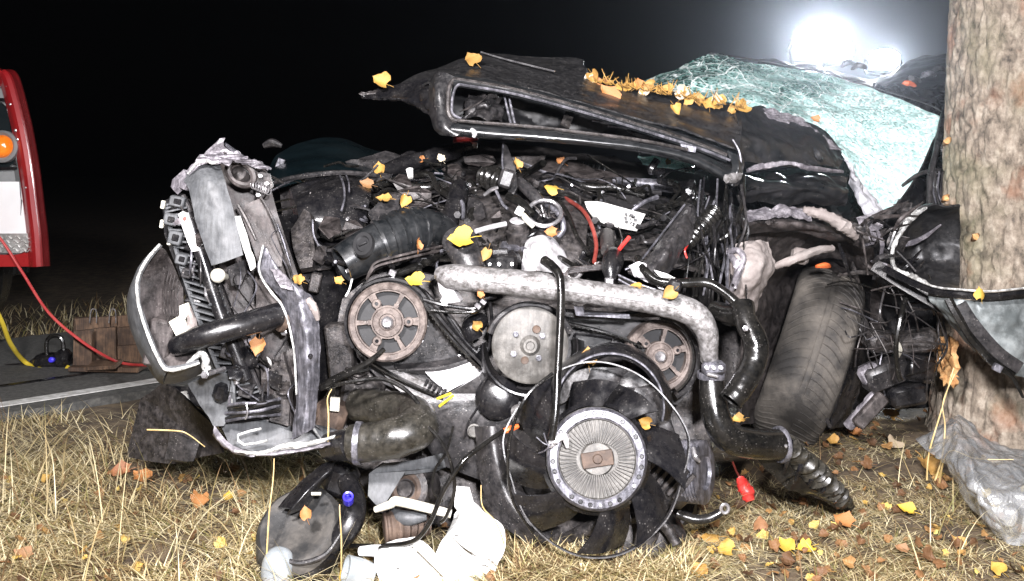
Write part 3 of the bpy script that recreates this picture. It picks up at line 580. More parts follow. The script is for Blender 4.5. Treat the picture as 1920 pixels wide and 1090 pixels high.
    # lower rail
    lr = part('lower_rail', patch([[(402, 798, 1.9), (432, 832, 1.87), (480, 846, 1.84), (570, 836, 1.84), (662, 812, 1.84)], [(398, 815, 1.9), (428, 846, 1.87), (480, 856, 1.84), (572, 848, 1.84), (664, 824, 1.84)], [(400, 812, 2.0), (430, 842, 1.99), (482, 850, 1.98), (572, 842, 1.98), (662, 820, 1.96)]], 40, 8, .004, .0025, 30, 2), lavender)
    part('rail_edge', T([(440, 846, 1.835), (490, 850, 1.832), (530, 838, 1.832), (580, 832, 1.832), (655, 812, 1.832)], [2, 4, 6, 5, 2], n=7, sub=6, lump=.5), edge_w, lr)
    part('rail_frame', T([(490, 804, 1.85), (446, 816, 1.84), (458, 834, 1.84), (502, 826, 1.84)], 2.4, n=6, sub=2), edge_w, lr)
    part('rail_panel', plate([(405, 780, 1.93), (440, 770, 1.93), (550, 790, 1.93), (640, 812, 1.93), (560, 838, 1.92), (480, 848, 1.92), (430, 835, 1.92)], .01, .02, .006, 26, 4), grey, lr)
    # folded skirt on the grass
    part('folded_skirt', plate([(262, 748, 2.35), (305, 718, 2.3), (345, 742, 2.25), (400, 800, 2.2), (415, 850, 2.2), (372, 858, 2.22), (330, 872, 2.28), (236, 858, 2.36)], .006, .018, .008, 7, 3), dmetal)
    part('skirt_fold', plate([(318, 806, 2.21), (352, 826, 2.2), (372, 830, 2.2), (362, 866, 2.2), (330, 868, 2.22), (308, 862, 2.22)], .006, .02, .006, 16, 4), plastic2)
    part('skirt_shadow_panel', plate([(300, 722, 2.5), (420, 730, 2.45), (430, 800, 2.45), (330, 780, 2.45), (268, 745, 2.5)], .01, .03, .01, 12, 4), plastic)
    for k in range(6): part('thin_cable', T([(320 + k * 9, 742 + k * 5, 2.3), (352 + k * 6, 765 + rnd.uniform(-6, 6), 2.25), (400 + k * 3, 785 + k * 4, 2.2)], 1.6, n=5), steel if k % 2 else rubber)
    part('lamp_shard', plate([(334, 742, 2.28), (350, 736, 2.28), (356, 760, 2.28), (338, 764, 2.28)], .01, .01, .004, 50), white_p)
    # torn layers, clips and bare edges all over the carrier
    rq = random.Random(21)
    for k in range(46):
        u = rq.random(); x = 318 + 200 * u * rq.random() + 80 * u; y = 330 + 480 * u + rq.uniform(-30, 30); d = rq.uniform(1.87, 1.93)
        if k % 2:
            a = rq.uniform(.6, 1.9); L = rq.uniform(14, 60)
            part('torn_strip', T([(x, y, d), (x + L * .5 * math.cos(a) + rq.uniform(-4, 4), y + L * .5 * math.sin(a), d - .012), (x + L * math.cos(a), y + L * math.sin(a), d)], [1, rq.uniform(1.4, 3.2), 1], n=6, sub=5, lump=.4), rq.choice([edge_w, steel, dmetal, plastic2, chrome, lavender]))
        else:
            n_ = rq.randrange(4, 7); a0 = rq.uniform(0, 6.28); w_ = rq.uniform(7, 22)
            part('torn_clip', plate([(x + w_ * rq.uniform(.5, 1.1) * math.cos(a0 + 6.283 * q / n_), y + w_ * rq.uniform(.6, 1.3) * math.sin(a0 + 6.283 * q / n_), d + rq.uniform(-.015, .015)) for q in range(n_)], .004, .008, .004, 40, k, .002), rq.choice([plastic2, plastic, grey, lavender, dmetal, bmetal]))
    for k in range(14):
        x = rq.uniform(420, 560); y = rq.uniform(420, 800)
        part('thin_cable', T([(x, y, 1.92), (x + rq.uniform(-30, 30), y + rq.uniform(10, 40), 1.88), (x + rq.uniform(-20, 40), y + rq.uniform(40, 90), 1.91)], rq.uniform(.9, 2), n=5, sub=6), rq.choice([rubber, steel, plastic2]))
front_module()
# ------------------------------------------------------------------ engine front
def ang(cx, cy, r, a, d, sy=1.0): return (cx + r * math.cos(a), cy - r * sy * math.sin(a), d)
def arc(cx, cy, r, a0, a1, d, n=10, sy=1.0): return [ang(cx, cy, r, R(a0 + (a1 - a0) * i / (n - 1)), d, sy) for i in range(n)]
def pulley(cx, cy, d, rp, ax, m, name='cam_pulley', spin=0, nsp=6):
    s = d / F; M = frame(P(cx, cy, d), ax); r = rp * s
    p = part(name, lathe([(r * .8, -.022), (r * .8, .003), (r * .83, .0065), (r * .95, .008), (r, .004), (r, -.022)], M, 56), m)
    part('backing_disc', lathe([(0, -.014), (r * .8, -.014)], M, 32), void, p)  # black disc paints the dark seen through the spoke windows
    hub = part('hub', lathe([(0, .004), (r * .2, .004), (r * .22, .007), (r * .36, .007), (r * .4, .003), (r * .4, -.012)], M, 32), m, p)
    bm = bmesh.new(); NA = 120; rad = [.34, .42, .5, .58, .68, .78, .83]; g = []
    for q in rad: g.append([bm.verts.new(M @ Vector((r * q * math.cos(2 * math.pi * k / NA), r * q * math.sin(2 * math.pi * k / NA), .0045))) for k in range(NA)])
    for i in range(len(rad) - 1):
        for k in range(NA):
            rel = ((2 * math.pi * (k + .5) / NA - spin) % (2 * math.pi / nsp)) / (2 * math.pi / nsp); rel = min(rel, 1 - rel); kk = round((2 * math.pi * (k + .5) / NA - spin) / (2 * math.pi / nsp)) % nsp
            half = (.15 if kk % 2 == 0 else .09) * .55 / ((rad[i] + rad[i + 1]) / 2)
            if 0 < i < len(rad) - 2 and rel > half: continue
            bm.faces.new((g[i][k], g[i][(k + 1) % NA], g[i + 1][(k + 1) % NA], g[i + 1][k]))
    bmesh.ops.delete(bm, geom=[v for v in bm.verts if not v.link_faces], context='VERTS'); bmesh.ops.recalc_face_normals(bm, faces=bm.faces)
    part('spoke_web', shell(bm, .012), m, p); bm.free()
    for k in range(0, nsp, 2):
        Mb = M @ Matrix.Rotation(spin + k * 2 * math.pi / nsp, 4, 'Z') @ Matrix.Translation((r * .54, 0, .001))
        part('threaded_boss', lathe([(r * .05, -.002), (r * .05, .006), (r * .1, .006), (r * .125, .003)], Mb, 18), m, p)
        part('boss_hole', lathe([(0, .004), (r * .055, .004)], Mb, 12), plastic, p)
    part('centre_bolt', join(lathe([(0, .014), (r * .11, .0145), (r * .15, .012), (r * .16, .006)], M, 12, wob=.12)), chrome, p)
    return p
def belt(path, ax_d, w=.02, th=.003, teeth=True, name='timing_belt', step=.0095, tooth_side=1):
    """toothed belt along photo points; its width runs back into the engine"""
    pts = [P(*p) for p in path]
    b = part(name, sweep(pts, [(-w / 2, -th / 2), (w / 2, -th / 2), (w / 2, th / 2), (-w / 2, th / 2)], (0, 1, 0), sub=8), rubber)
    if teeth:
        S = spline([list(p) for p in pts], 24); L = np.concatenate([[0], np.cumsum(np.linalg.norm(np.diff(S, axis=0), axis=1))])
        VF = []
        for q in np.arange(step, L[-1], step):
            i = min(np.searchsorted(L, q), len(S) - 1); t = Vector(S[i] - S[i - 1]).normalized(); nrm = t.cross(Vector((0, 1, 0))).normalized() * tooth_side
            M = Matrix.Translation(Vector(S[i]) + nrm * (th * .5 + .0012)) @ Matrix((t, Vector((0, 1, 0)), nrm)).transposed().to_4x4()
            VF.append(cbox(M, step * .55, w * .98, .003, .3))
        o = part('belt_teeth', join(*VF), rubber, b); o['kind'] = 'stuff'
    return b
def engine():
    part('engine_block', plate([(640, 560, 2.14), (720, 500, 2.16), (860, 520, 2.16), (1060, 560, 2.15), (1240, 580, 2.15), (1330, 660, 2.14), (1340, 800, 2.12), (1300, 960, 2.1), (1240, 1030, 2.06), (980, 1040, 2.06), (880, 1000, 2.08), (700, 960, 2.1), (640, 820, 2.12), (620, 680, 2.14)], .12, .04, .012, 14, 2), dmetal)
    # timing case behind the left cam pulley
    tcs = part('timing_case', plate([(655, 600, 2.075), (672, 555, 2.075), (730, 520, 2.075), (795, 545, 2.075), (850, 600, 2.075), (916, 694, 2.075), (860, 735, 2.075), (800, 758, 2.075), (720, 720, 2.075), (670, 670, 2.075)], .03, .03, .0015, 20), plastic2)
    part('case_rim', sweep([P(*p) for p in arc(730, 605, 82, 215, 38, 2.0, 16) + [(812, 580, 2.0), (862, 640, 2.0), (914, 694, 2.0)]], [(-.03, -.0025), (.004, -.0025), (.004, .0025), (-.03, .0025)], (0, -1, 0)), plastic, tcs)
    part('bright_casting', plate([(792, 692, 2.045), (880, 676, 2.045), (898, 690, 2.045), (905, 700, 2.045), (852, 728, 2.045), (838, 736, 2.045), (810, 712, 2.045)], .03, .02, .0015, 40, 1), alu2)
    part('lower_casting', plate([(712, 694, 2.05), (748, 694, 2.05), (838, 738, 2.05), (822, 752, 2.05), (776, 752, 2.045), (742, 728, 2.05)], .03, .02, .003, 30, 3), alu)
    part('casting_shoulder', patch([[(738, 684, 2.06), (820, 676, 2.055), (880, 662, 2.06)], [(745, 694, 2.04), (822, 690, 2.035), (884, 674, 2.04)], [(750, 700, 2.06), (824, 700, 2.055), (888, 684, 2.06)]], 16, 8, .004), plastic2)
    for k in range(5): part('cooling_slot', T([(802 + k * 8.5, 712 + k * 4.5, 2.035), (797 + k * 8.5, 724 + k * 4, 2.03)], 3, n=8), plastic)
    pulley(727, 604, 2.0, 74, (.0, -1, .06), rust, spin=.02)
    belt(arc(727, 604, 78, 235, 40, 2.025, 14) + [(810, 590, 2.025), (850, 640, 2.025), (908, 696, 2.025)], 2.0, tooth_side=-1)
    belt([(672, 655, 2.03), (700, 682, 2.03), (760, 715, 2.03), (830, 746, 2.03)], 2.0, teeth=False)
    part('belt_stub', T([(720, 655, 1.95), (690, 680, 1.93), (640, 706, 1.9), (600, 728, 1.87)], [5, 6, 7, 6], n=8, lump=.2), rubber)
    for x, y, r in ((790, 640, 4), (778, 605, 4), (800, 612, 3), (862, 668, 4)): bolt(x, y, 2.06, r, chrome, car)
    # triangular ribbed cover between the pulleys
    part('triangle_web', T([(826, 575, 2.03), (862, 628, 2.03), (892, 660, 2.03), (908, 662, 2.03), (918, 648, 2.03), (922, 600, 2.03), (918, 566, 2.03)], 3.4, n=8, sub=6), plastic)
    part('vacuum_pot', T([(890, 634, 2.06), (884, 612, 2.06), (906, 600, 2.08)], [16, 18, 14], n=16), plastic)
    part('oil_line', T([(795, 562, 1.99), (830, 572, 1.98), (872, 578, 1.98), (892, 578, 1.98), (908, 562, 1.98), (930, 556, 1.98)], 4, n=8, sub=6), plastic)
    part('oil_line', T([(808, 582, 1.98), (850, 586, 1.98), (892, 584, 1.98), (912, 566, 1.975)], 3.2, n=8), rubber)
    for x, y in ((896, 574), (906, 566)): part('line_clip', B(x, y, 1.97, 12, 9, 9, 40), chrome)
    # water pump disc
    d = 1.965; s = d / F; M = frame(P(994, 648, d), (.03, -1, .05)); r = 72 * s
    pd = part('pump_disc', lathe([(0, .001), (r * .93, .001), (r, -.002), (r, -.006), (r * .9, -.008), (r * .5, -.03), (0, -.03)], M, 64), disc)
    part('disc_hub', lathe([(0, .006), (r * .1, .006), (r * .12, .0095), (r * .18, .0095), (r * .22, .005), (r * .27, .001)], M, 28), disc, pd)
    for x, y in ((967, 627), (1017, 630), (963, 664), (1010, 672)): bolt(x, y, 1.962, 6, steel, pd, (.03, -1, .05))
    for x, y in ((1006, 618), (984, 676)): part('disc_hole', lathe([(0, 0), (.0045, 0), (.007, .001), (.008, -.001)], frame(P(x, y, 1.962), (.03, -1, .05)), 16), rust2, pd)
    part('pump_housing', patch([[ang(994, 648, 80, R(a), 2.03) for a in range(175, 372, 14)], [ang(994, 652, 88, R(a), 1.985) for a in range(175, 372, 14)], [ang(994, 656, 96, R(a), 2.0) for a in range(175, 372, 14)], [ang(994, 660, 104, R(a), 2.06) for a in range(175, 372, 14)]], 40, 10, .004), plastic)
    part('pump_collar', T(arc(994, 652, 80, 160, 20, 2.01, 12), 7, n=8), plastic2)
    # right cam pulley under the fan cowl
    pulley(1236, 668, 2.03, 66, (.14, -1, .05), rust, spin=.3)
    part('cam_case_rim', sweep([P(*p) for p in [(1060, 588, 2.0), (1120, 596, 2.0), (1180, 592, 2.0)] + arc(1226, 672, 82, 85, -60, 2.0, 12)], [(-.03, -.004), (.008, -.004), (.008, .004), (-.03, .004)], (0, -1, 0)), plastic)
    part('cam_case_rim', sweep([P(*p) for p in arc(1226, 672, 74, 80, -55, 2.0, 12)], [(-.02, -.002), (.004, -.002), (.004, .002), (-.02, .002)], (0, -1, 0)), rubber)
    part('cam_case', plate([(1058, 582, 2.07), (1190, 592, 2.07), (1290, 640, 2.07), (1306, 720, 2.07), (1270, 760, 2.07), (1120, 720, 2.07), (1060, 690, 2.07)], .03, .03, .002, 16), plastic2)
    belt([(1056, 604, 2.02), (1110, 616, 2.02), (1160, 630, 2.02), (1205, 650, 2.02)], 2.0, tooth_side=-1)
    part('case_window', plate([(1080, 630, 2.05), (1140, 636, 2.05), (1146, 640, 2.05), (1110, 660, 2.05), (1082, 654, 2.05)], .01), paint)
    part('window_rim', T([(1078, 626, 2.04), (1148, 636, 2.04), (1112, 662, 2.04), (1080, 656, 2.04), (1078, 626, 2.04)], 2.6, n=6, sub=3), plastic)
    # aluminium crossover pipe
    cp = part('crossover_pipe', T([(822, 512, 1.96), (850, 519, 1.945), (920, 526, 1.93), (1010, 535, 1.92), (1110, 549, 1.915), (1200, 562, 1.91), (1262, 574, 1.905), (1305, 592, 1.9), (1325, 622, 1.9), (1329, 655, 1.91), (1330, 675, 1.92)], [14, 26, 26, 27, 24, 25, 27, 27, 23, 19, 18], n=24, sub=10, flat=.92, lump=.05), alu)
    part('mould_line', T([(850, 519, 1.918), (920, 527, 1.902), (1010, 537, 1.892), (1110, 551, 1.89), (1200, 563, 1.884), (1262, 575, 1.878), (1296, 592, 1.872)], 2, n=6), alu2, cp)
    part('pipe_flange', plate([(818, 520, 1.95), (832, 500, 1.95), (850, 545, 1.94), (862, 566, 1.94), (838, 570, 1.95), (824, 548, 1.95)], .016, .02, .003, 30), alu2, cp)
    bolt(834, 564, 1.935, 8, alu2, cp); bolt(826, 518, 1.94, 6, chrome, cp)
    part('pipe_bracket', B(1338, 690, 1.9, 44, 24, 24, -4, bev=.25), steel, cp)
    for x in (1326, 1338, 1352): bolt(x, 690, 1.885, 5, chrome, cp)
    part('hanger_strip', plate([(1076, 575, 1.95), (1092, 576, 1.945), (1096, 590, 1.945), (1180, 590, 1.95), (1182, 598, 1.95), (1080, 592, 1.95)], .006), steel, cp)
    # black lower elbow with clamps and crushed corrugated hose
    el = part('coolant_elbow', T([(1334, 700, 1.92), (1336, 740, 1.91), (1344, 785, 1.9), (1366, 820, 1.9), (1410, 832, 1.92), (1462, 834, 1.96)], [22, 25, 27, 28, 28, 29], n=24, sub=10), rubber)
    for c, ax, r in (((1334, 703, 1.92), (0, .05, -1), 26), ((1463, 834, 1.965), (1, .3, 0), 33)):
        q = r * c[2] / F
        part('hose_clamp', lathe([(q * .9, -.006), (q, -.006), (q * 1.04, -.003), (q * 1.04, .003), (q, .006), (q * .9, .006)], frame(P(*c), ax), 28), steel, el)
        part('clamp_screw', seg(P(c[0] - 8, c[1] - 2, c[2] - .035), P(c[0] + 12, c[1] + 3, c[2] - .035), .004), chrome, el)
    ch = part('crushed_hose', T([(1468, 836, 1.97), (1494, 862, 2.0), (1530, 896, 2.03), (1562, 926, 2.06), (1590, 948, 2.09)], [30, 36, 36, 30, 14], n=20, sub=14, flat=.62, ribs=(.1, 9), lump=.25), drub)
    for k in range(5): part('hose_rib', T([(1484 + k * 22, 826 + k * 24, 1.965 + k * .02), (1478 + k * 22, 858 + k * 20, 1.945 + k * .022), (1470 + k * 22, 888 + k * 13, 1.97 + k * .02)], [4, 5, 3], n=7), plastic, ch)
    part('hose_flap', plate([(1420, 866, 1.98), (1470, 862, 1.96), (1520, 920, 2.0), (1592, 954, 2.06), (1580, 958, 2.06), (1480, 920, 2.0)], .005, .02, .008, 26, 3), rubber, ch)
    # bent hose at the right
    rh = part('breather_hose', T([(1392, 572, 1.9), (1398, 600, 1.88), (1416, 640, 1.86), (1414, 680, 1.85), (1392, 722, 1.835), (1370, 752, 1.825)], [22, 22, 24, 23, 24, 23], n=22, sub=10, hollow=.22, lump=.06), rubber)
    part('thin_hose', T([(1196, 484, 1.99), (1206, 504, 1.95), (1232, 526, 1.93), (1272, 531, 1.92), (1322, 530, 1.92), (1352, 544, 1.91), (1378, 566, 1.9), (1396, 590, 1.89)], [7, 8, 8, 9, 9, 9, 10, 12], n=14, sub=8), rubber, rh)
    part('hose_side_arm', T([(1395, 592, 1.9), (1366, 590, 1.94), (1340, 580, 1.98)], [20, 20, 16], n=14), rubber, rh)
    for x, y in ((1196, 488), (1200, 498)): part('hose_ring', T([(x - 8, y + 2, 1.965), (x, y + 5, 1.958), (x + 8, y, 1.965)], 2, n=6), plastic2, rh)
    part('hose_joint', B(1265, 535, 1.905, 24, 24, 24, 10, bev=.2), plastic, rh)
    bolt(1398, 616, 1.84, 6, chrome, rh)
    part('loop_hose', T([(1020, 488, 1.9), (1036, 500, 1.88), (1049, 518, 1.865), (1052, 560, 1.85), (1049, 640, 1.82), (1045, 720, 1.79), (1041, 780, 1.775), (1034, 824, 1.77)], [9, 9, 8, 8, 7.5, 7.5, 7.5, 8], n=12, sub=8), rubber)
    # lower timing cover
    lc = part('lower_cover', plate([(770, 760, 2.03), (842, 738, 2.03), (914, 696, 2.02), (934, 704, 2.02), (968, 730, 2.01), (1040, 740, 2.01), (1060, 800, 2.0), (1060, 900, 2.0), (1020, 980, 2.0), (960, 1010, 2.0), (938, 960, 2.01), (900, 900, 2.02), (820, 870, 2.03), (790, 820, 2.03)], .04, .022, .003, 7, 4), plastic2)
    part('cover_dome', lathe([(0, .016), (.02, .015), (.034, .009), (.042, 0)], frame(P(932, 746, 2.0), (-.1, -1, .2)), 30), plastic, lc)
    part('cover_seam', T([(916, 700, 1.995), (902, 730, 1.995), (900, 756, 1.995), (880, 790, 1.995), (872, 820, 1.995)], 2.4, n=6), plastic, lc)
    bolt(889, 808, 1.99, 13, disc, lc)
    part('cover_drum', T([(968, 778, 1.99), (1004, 772, 1.97), (1034, 776, 1.97)], [18, 22, 16], n=18), alu, lc)
    part('curved_skirt', patch([[(890, 800, 1.98), (896, 860, 1.97), (910, 930, 1.95), (950, 990, 1.92), (1010, 1030, 1.9)], [(920, 800, 1.95), (928, 860, 1.93), (945, 920, 1.92), (980, 970, 1.9), (1030, 1010, 1.88)], [(956, 800, 1.97), (962, 860, 1.96), (976, 910, 1.95), (1010, 960, 1.93), (1050, 990, 1.92)]], 26, 12, .005, .0015, 8, 2), plastic2)
    # fan cowl (bent band above the fan)
    band = lambda rr, dd, yy=0: [ang(1143, 762 + yy, rr, R(a), dd) for a in range(190, -26, -12)]
    cw = part('fan_cowl', patch([band(112, 2.0, -4), band(118, 1.95, -2), band(112, 1.9, 0), band(100, 1.875, 4)], 50, 10, .004, .002, 16, 3), plastic)
    part('cowl_rim_highlight', T(band(102, 1.87, 3), 2.4, n=6, sub=4), steel, cw)  # white highlight on the cowl's front rim, added as a pale line
    part('cowl_web', plate([(1050, 720, 1.96), (1110, 690, 1.97), (1190, 690, 1.97), (1240, 730, 1.96), (1270, 820, 1.95), (1200, 800, 1.96), (1120, 780, 1.96), (1050, 800, 1.96)], .01, .02, .014, 18, 5), plastic2, cw)
    part('cowl_highlight', patch([[(1046, 726, 1.95), (1070, 700, 1.93), (1110, 690, 1.93)], [(1044, 760, 1.94), (1066, 745, 1.92), (1090, 740, 1.93)]], 10, 8, .004, .004, 30, 2), alu, cw)  # pale sheet standing in for the highlight on top of the cowl
    # viscous fan
    fx, fy, fd = 1119, 860, 1.80; s = fd / F; axf = Vector((.0, -1, .22)); M = frame(P(fx, fy, fd), axf); r = 95 * s
    fan = part('fan_clutch', lathe([(0, .012), (r * .3, .012), (r * .34, .006), (r * .74, .006), (r * .76, .011), (r * .95, .009), (r, .002), (r, -.008), (r * .95, -.016), (r * .9, -.04), (0, -.04)], M, 72), disc)
    part('clutch_rim', lathe([(r * .765, .0115), (r * .8, .0135), (r * .93, .0125), (r * .985, .006), (r * 1.0, -.001)], M, 72), steel, fan)
    VF = []
    for k in range(54):
        a = 2 * math.pi * k / 54; q = .36 + .06 * math.cos(2 * a)
        VF.append(cbox(M @ Matrix.Rotation(a, 4, 'Z') @ Matrix.Translation((r * (q + .74) / 2, 0, .009)), r * (.74 - q), .0021, .008, .2))
    o = part('cooling_fins', join(*VF), disc, fan); o['kind'] = 'stuff'
    part('bimetal_strip', join(cbox(M @ Matrix.Rotation(.15, 4, 'Z') @ Matrix.Translation((0, 0, .0145)), r * .62, r * .3, .004, .3), lathe([(0, .02), (r * .08, .0195), (r * .12, .014)], M, 14)), rust2, fan)
    for k in range(28):
        if k % 7 == 3: continue
        a = 2 * math.pi * k / 28 + .05
        Mk = M @ Matrix.Rotation(a, 4, 'Z') @ Matrix.Translation((r * .872, 0, .0125))
        if k % 4 == 1: part('rim_screw', lathe([(0, .003), (.0028, .0028), (.0036, .0)], Mk, 10), chrome, fan)
        else: part('rim_hole', lathe([(0, .0016), (.0032, .0016), (.0042, .0005)], Mk, 10), plastic, fan)
    part('snapped_lug', T([(1032, 836, 1.785), (1040, 826, 1.775), (1058, 818, 1.775), (1064, 840, 1.775)], [5, 8, 7, 3], n=8, lump=.5), alu2, fan)
    Ro = 172 * s
    ring = [M @ Vector((Ro * math.cos(a) * (1 + .04 * math.sin(3 * a) + .02 * math.sin(7 * a)), Ro * math.sin(a) * (1 - .04 * math.cos(2 * a)), -.018 + .006 * math.sin(2 * a + 1))) for a in np.linspace(0, 2 * math.pi, 28, endpoint=False)]
    fb = part('fan_wheel', lathe([(r * .9, -.04), (r * 1.08, -.036), (r * 1.1, -.02), (r * 1.02, -.012)], M, 48), plastic)
    part('fan_ring', sweep(ring, [(-.009, -.0012), (.009, -.0012), (.009, .0012), (-.009, .0012)], tuple(axf), sub=4, closed=True), plastic2, fb)
    for k in range(8):
        a0 = k * math.pi / 4 + .3; rows = []
        for u in (0, .33, .66, 1):
            rr = r * 1.02 + (Ro - r * 1.02) * u; row = []
            for w in (-1, 0, 1):
                a = a0 - .34 * u + .1 * math.sin(k * 2.3) + w * (.33 - .05 * u); z = -.03 - w * (.03 + .008 * u) + .012 * (1 - w * w)
                row.append(M @ Vector((rr * math.cos(a), rr * math.sin(a), z)))
            rows.append(row)
        if k in (1, 2): rows = rows[:3]                       # snapped blades at the top
        part('fan_blade', patch(rows, 14, 18, .0028, .0016, 22, k, px=False), plastic, fb)
    # wires in front of the fan
    part('trigger_wire', T([(656, 1024, 1.86), (720, 1024, 1.82), (776, 1014, 1.79), (806, 980, 1.77), (832, 920, 1.765), (868, 866, 1.77), (906, 834, 1.79), (944, 808, 1.82)], 4.6, n=10, sub=8), rubber)
    part('wire_tip', T([(944, 809, 1.82), (958, 804, 1.825), (972, 799, 1.83)], [5, 6, 4], n=8), orangep)
    part('loose_wire', T([(800, 798, 1.8), (826, 826, 1.785), (846, 870, 1.78), (852, 920, 1.78), (838, 966, 1.79), (826, 980, 1.8)], 3.6, n=8, sub=8), rubber)
    part('loose_wire', T([(850, 800, 1.86), (836, 850, 1.84), (816, 880, 1.83), (812, 920, 1.82), (830, 940, 1.82)], 2.6, n=6, sub=8), rubber)
    part('loose_wire', T([(1036, 700, 1.8), (990, 740, 1.78), (962, 800, 1.775), (952, 870, 1.775), (962, 940, 1.78), (1000, 1000, 1.8)], 3, n=6, sub=8), rubber)
    part('loose_wire', T([(600, 730, 1.9), (660, 716, 1.88), (720, 712, 1.88), (770, 740, 1.86), (800, 790, 1.83), (790, 830, 1.82)], 4, n=7, sub=8), rubber)
    part('loose_wire', T([(610, 720, 1.94), (650, 700, 1.95), (690, 690, 1.97)], 7, n=9, sub=8), rubber)
    for (a, b) in (((1006, 820), (1034, 836)), ((1010, 850), (1034, 832)), ((1020, 812), (1030, 838))): part('frayed_strand', T([(*a, 1.78), ((a[0] + b[0]) / 2, (a[1] + b[1]) / 2 + 4, 1.77), (*b, 1.77)], 1.3, n=4), steel)
    for p in ([(820, 748, 2.0), (845, 738, 1.98)], [(824, 762, 2.0), (850, 742, 1.98)]): part('yellow_strip', T(p, 2.6, n=5, sub=1), yelhose)
    # compressor and grooved pulley low at the right
    part('compressor', B(1250, 900, 1.96, 90, 90, 90, 12, 0, 20, bev=.22), plastic2)
    for k in range(6): part('compressor_rib', B(1222 + k * 12, 872 + k * 8, 1.9, 8, 60, 14, 40), dmetal)
    M2 = frame(P(1296, 884, 1.96), (.86, -.5, .08)); q = .058
    pr = [(0, .022), (q * .5, .022), (q * .55, .028), (q * .9, .028)]
    for k in range(6): pr += [(q, .026 - k * .006), (q * .95, .023 - k * .006)]
    part('grooved_pulley', lathe(pr + [(q, -.012), (q * .8, -.014)], M2, 48), steel)
    part('compressor_lug', T([(1300, 840, 1.9), (1304, 856, 1.89), (1312, 866, 1.89)], [4, 5, 3], n=7), chrome)
    part('pipe_stub', T([(1270, 964, 1.86), (1300, 974, 1.85), (1330, 972, 1.85), (1356, 958, 1.85)], [8, 9, 9, 7], n=12), rubber)
    part('pipe_eye', tube([P(1359 + 7 * math.cos(a), 954 + 8 * math.sin(a), 1.845) for a in np.linspace(0, 6.283, 12, endpoint=False)], .0032, n=7, closed=True, sub=2), chrome)
    M3 = frame(P(1195, 992, 1.9), (.15, -1, .5))
    part('crank_pulley', lathe([(0, .01), (.03, .01), (.04, .004), (.052, .006), (.06, .002), (.06, -.01), (.055, -.013), (.06, -.016), (.06, -.03)], M3, 40), dmetal)
    part('sump_edge', T([(1060, 1010, 1.92), (1120, 985, 1.9), (1180, 970, 1.88), (1240, 980, 1.87), (1268, 1020, 1.86)], [10, 14, 12, 12, 10], n=12, lump=.1), dmetal)
    part('sump', B(1150, 1010, 1.98, 260, 90, 120, 2, bev=.2), dmetal)
    # big rubber elbow on the left
    be = part('charge_hose', T([(660, 832, 1.82), (700, 829, 1.81), (752, 818, 1.805), (786, 800, 1.83), (772, 776, 1.9), (720, 766, 1.97), (670, 760, 2.02)], [35, 36, 38, 37, 35, 33, 30], n=28, sub=10, hollow=.12, lump=.05), drub)
    part('hose_cuff', lathe([(.034, -.006), (.0365, -.005), (.037, .005), (.034, .006)], frame(P(672, 831, 1.818), (-1, .05, .02)), 32), steel, be)
    part('intercooler_stub', T([(620, 838, 1.88), (650, 834, 1.84), (664, 832, 1.82)], [26, 30, 30], n=20), plastic, be)
    # alternator remains and brackets low at the left
    al = part('alternator', lathe([(0, .02), (.014, .02), (.016, .012), (.03, .012), (.04, .006), (.045, -.01), (.045, -.05)], frame(P(766, 916, 1.93), (-.3, -1, .25)), 32), dmetal)
    part('slip_ring', lathe([(.018, .014), (.024, .016), (.03, .013)], frame(P(766, 916, 1.93), (-.3, -1, .25)), 24), rust2, al)
    part('flat_bracket', plate([(692, 888, 1.89), (720, 868, 1.9), (780, 862, 1.93), (830, 850, 1.95), (836, 876, 1.95), (760, 884, 1.9), (724, 942, 1.87), (706, 948, 1.87), (690, 930, 1.87)], .006, .02, .004, 20, 2), grey)
    part('white_pipe', T([(704, 956, 1.85), (732, 946, 1.84), (744, 940, 1.84), (790, 950, 1.83), (846, 964, 1.83)], [6, 8, 9, 9, 8], n=12), cream)
    part('pulley_shard', T([(736, 958, 1.88), (760, 972, 1.86), (800, 968, 1.86)], [6, 14, 8], n=12), grey)
    part('ribbed_foot', T([(720, 990, 1.87), (760, 984, 1.88), (800, 980, 1.9)], [26, 30, 22], n=18, ribs=(.08, 7), sub=12), rust2)
    part('clutch_block', B(620, 780, 2.0, 60, 60, 60, 20, bev=.2), rust2); part('white_tag', B(628, 758, 1.95, 18, 26, 6, 4), cream)
    for k in range(4): part('bearing_ring', T([(650, 690 + k * 6, 2.06 - k * .003), (672, 700 + k * 6, 2.04), (690, 692 + k * 6, 2.06)], 2.6, n=6), dmetal)
    part('mount_block', B(680, 740, 2.08, 80, 60, 40, 8, bev=.2), dmetal); part('mount_block', B(640, 660, 2.1, 50, 110, 40, -6), dmetal)
engine()
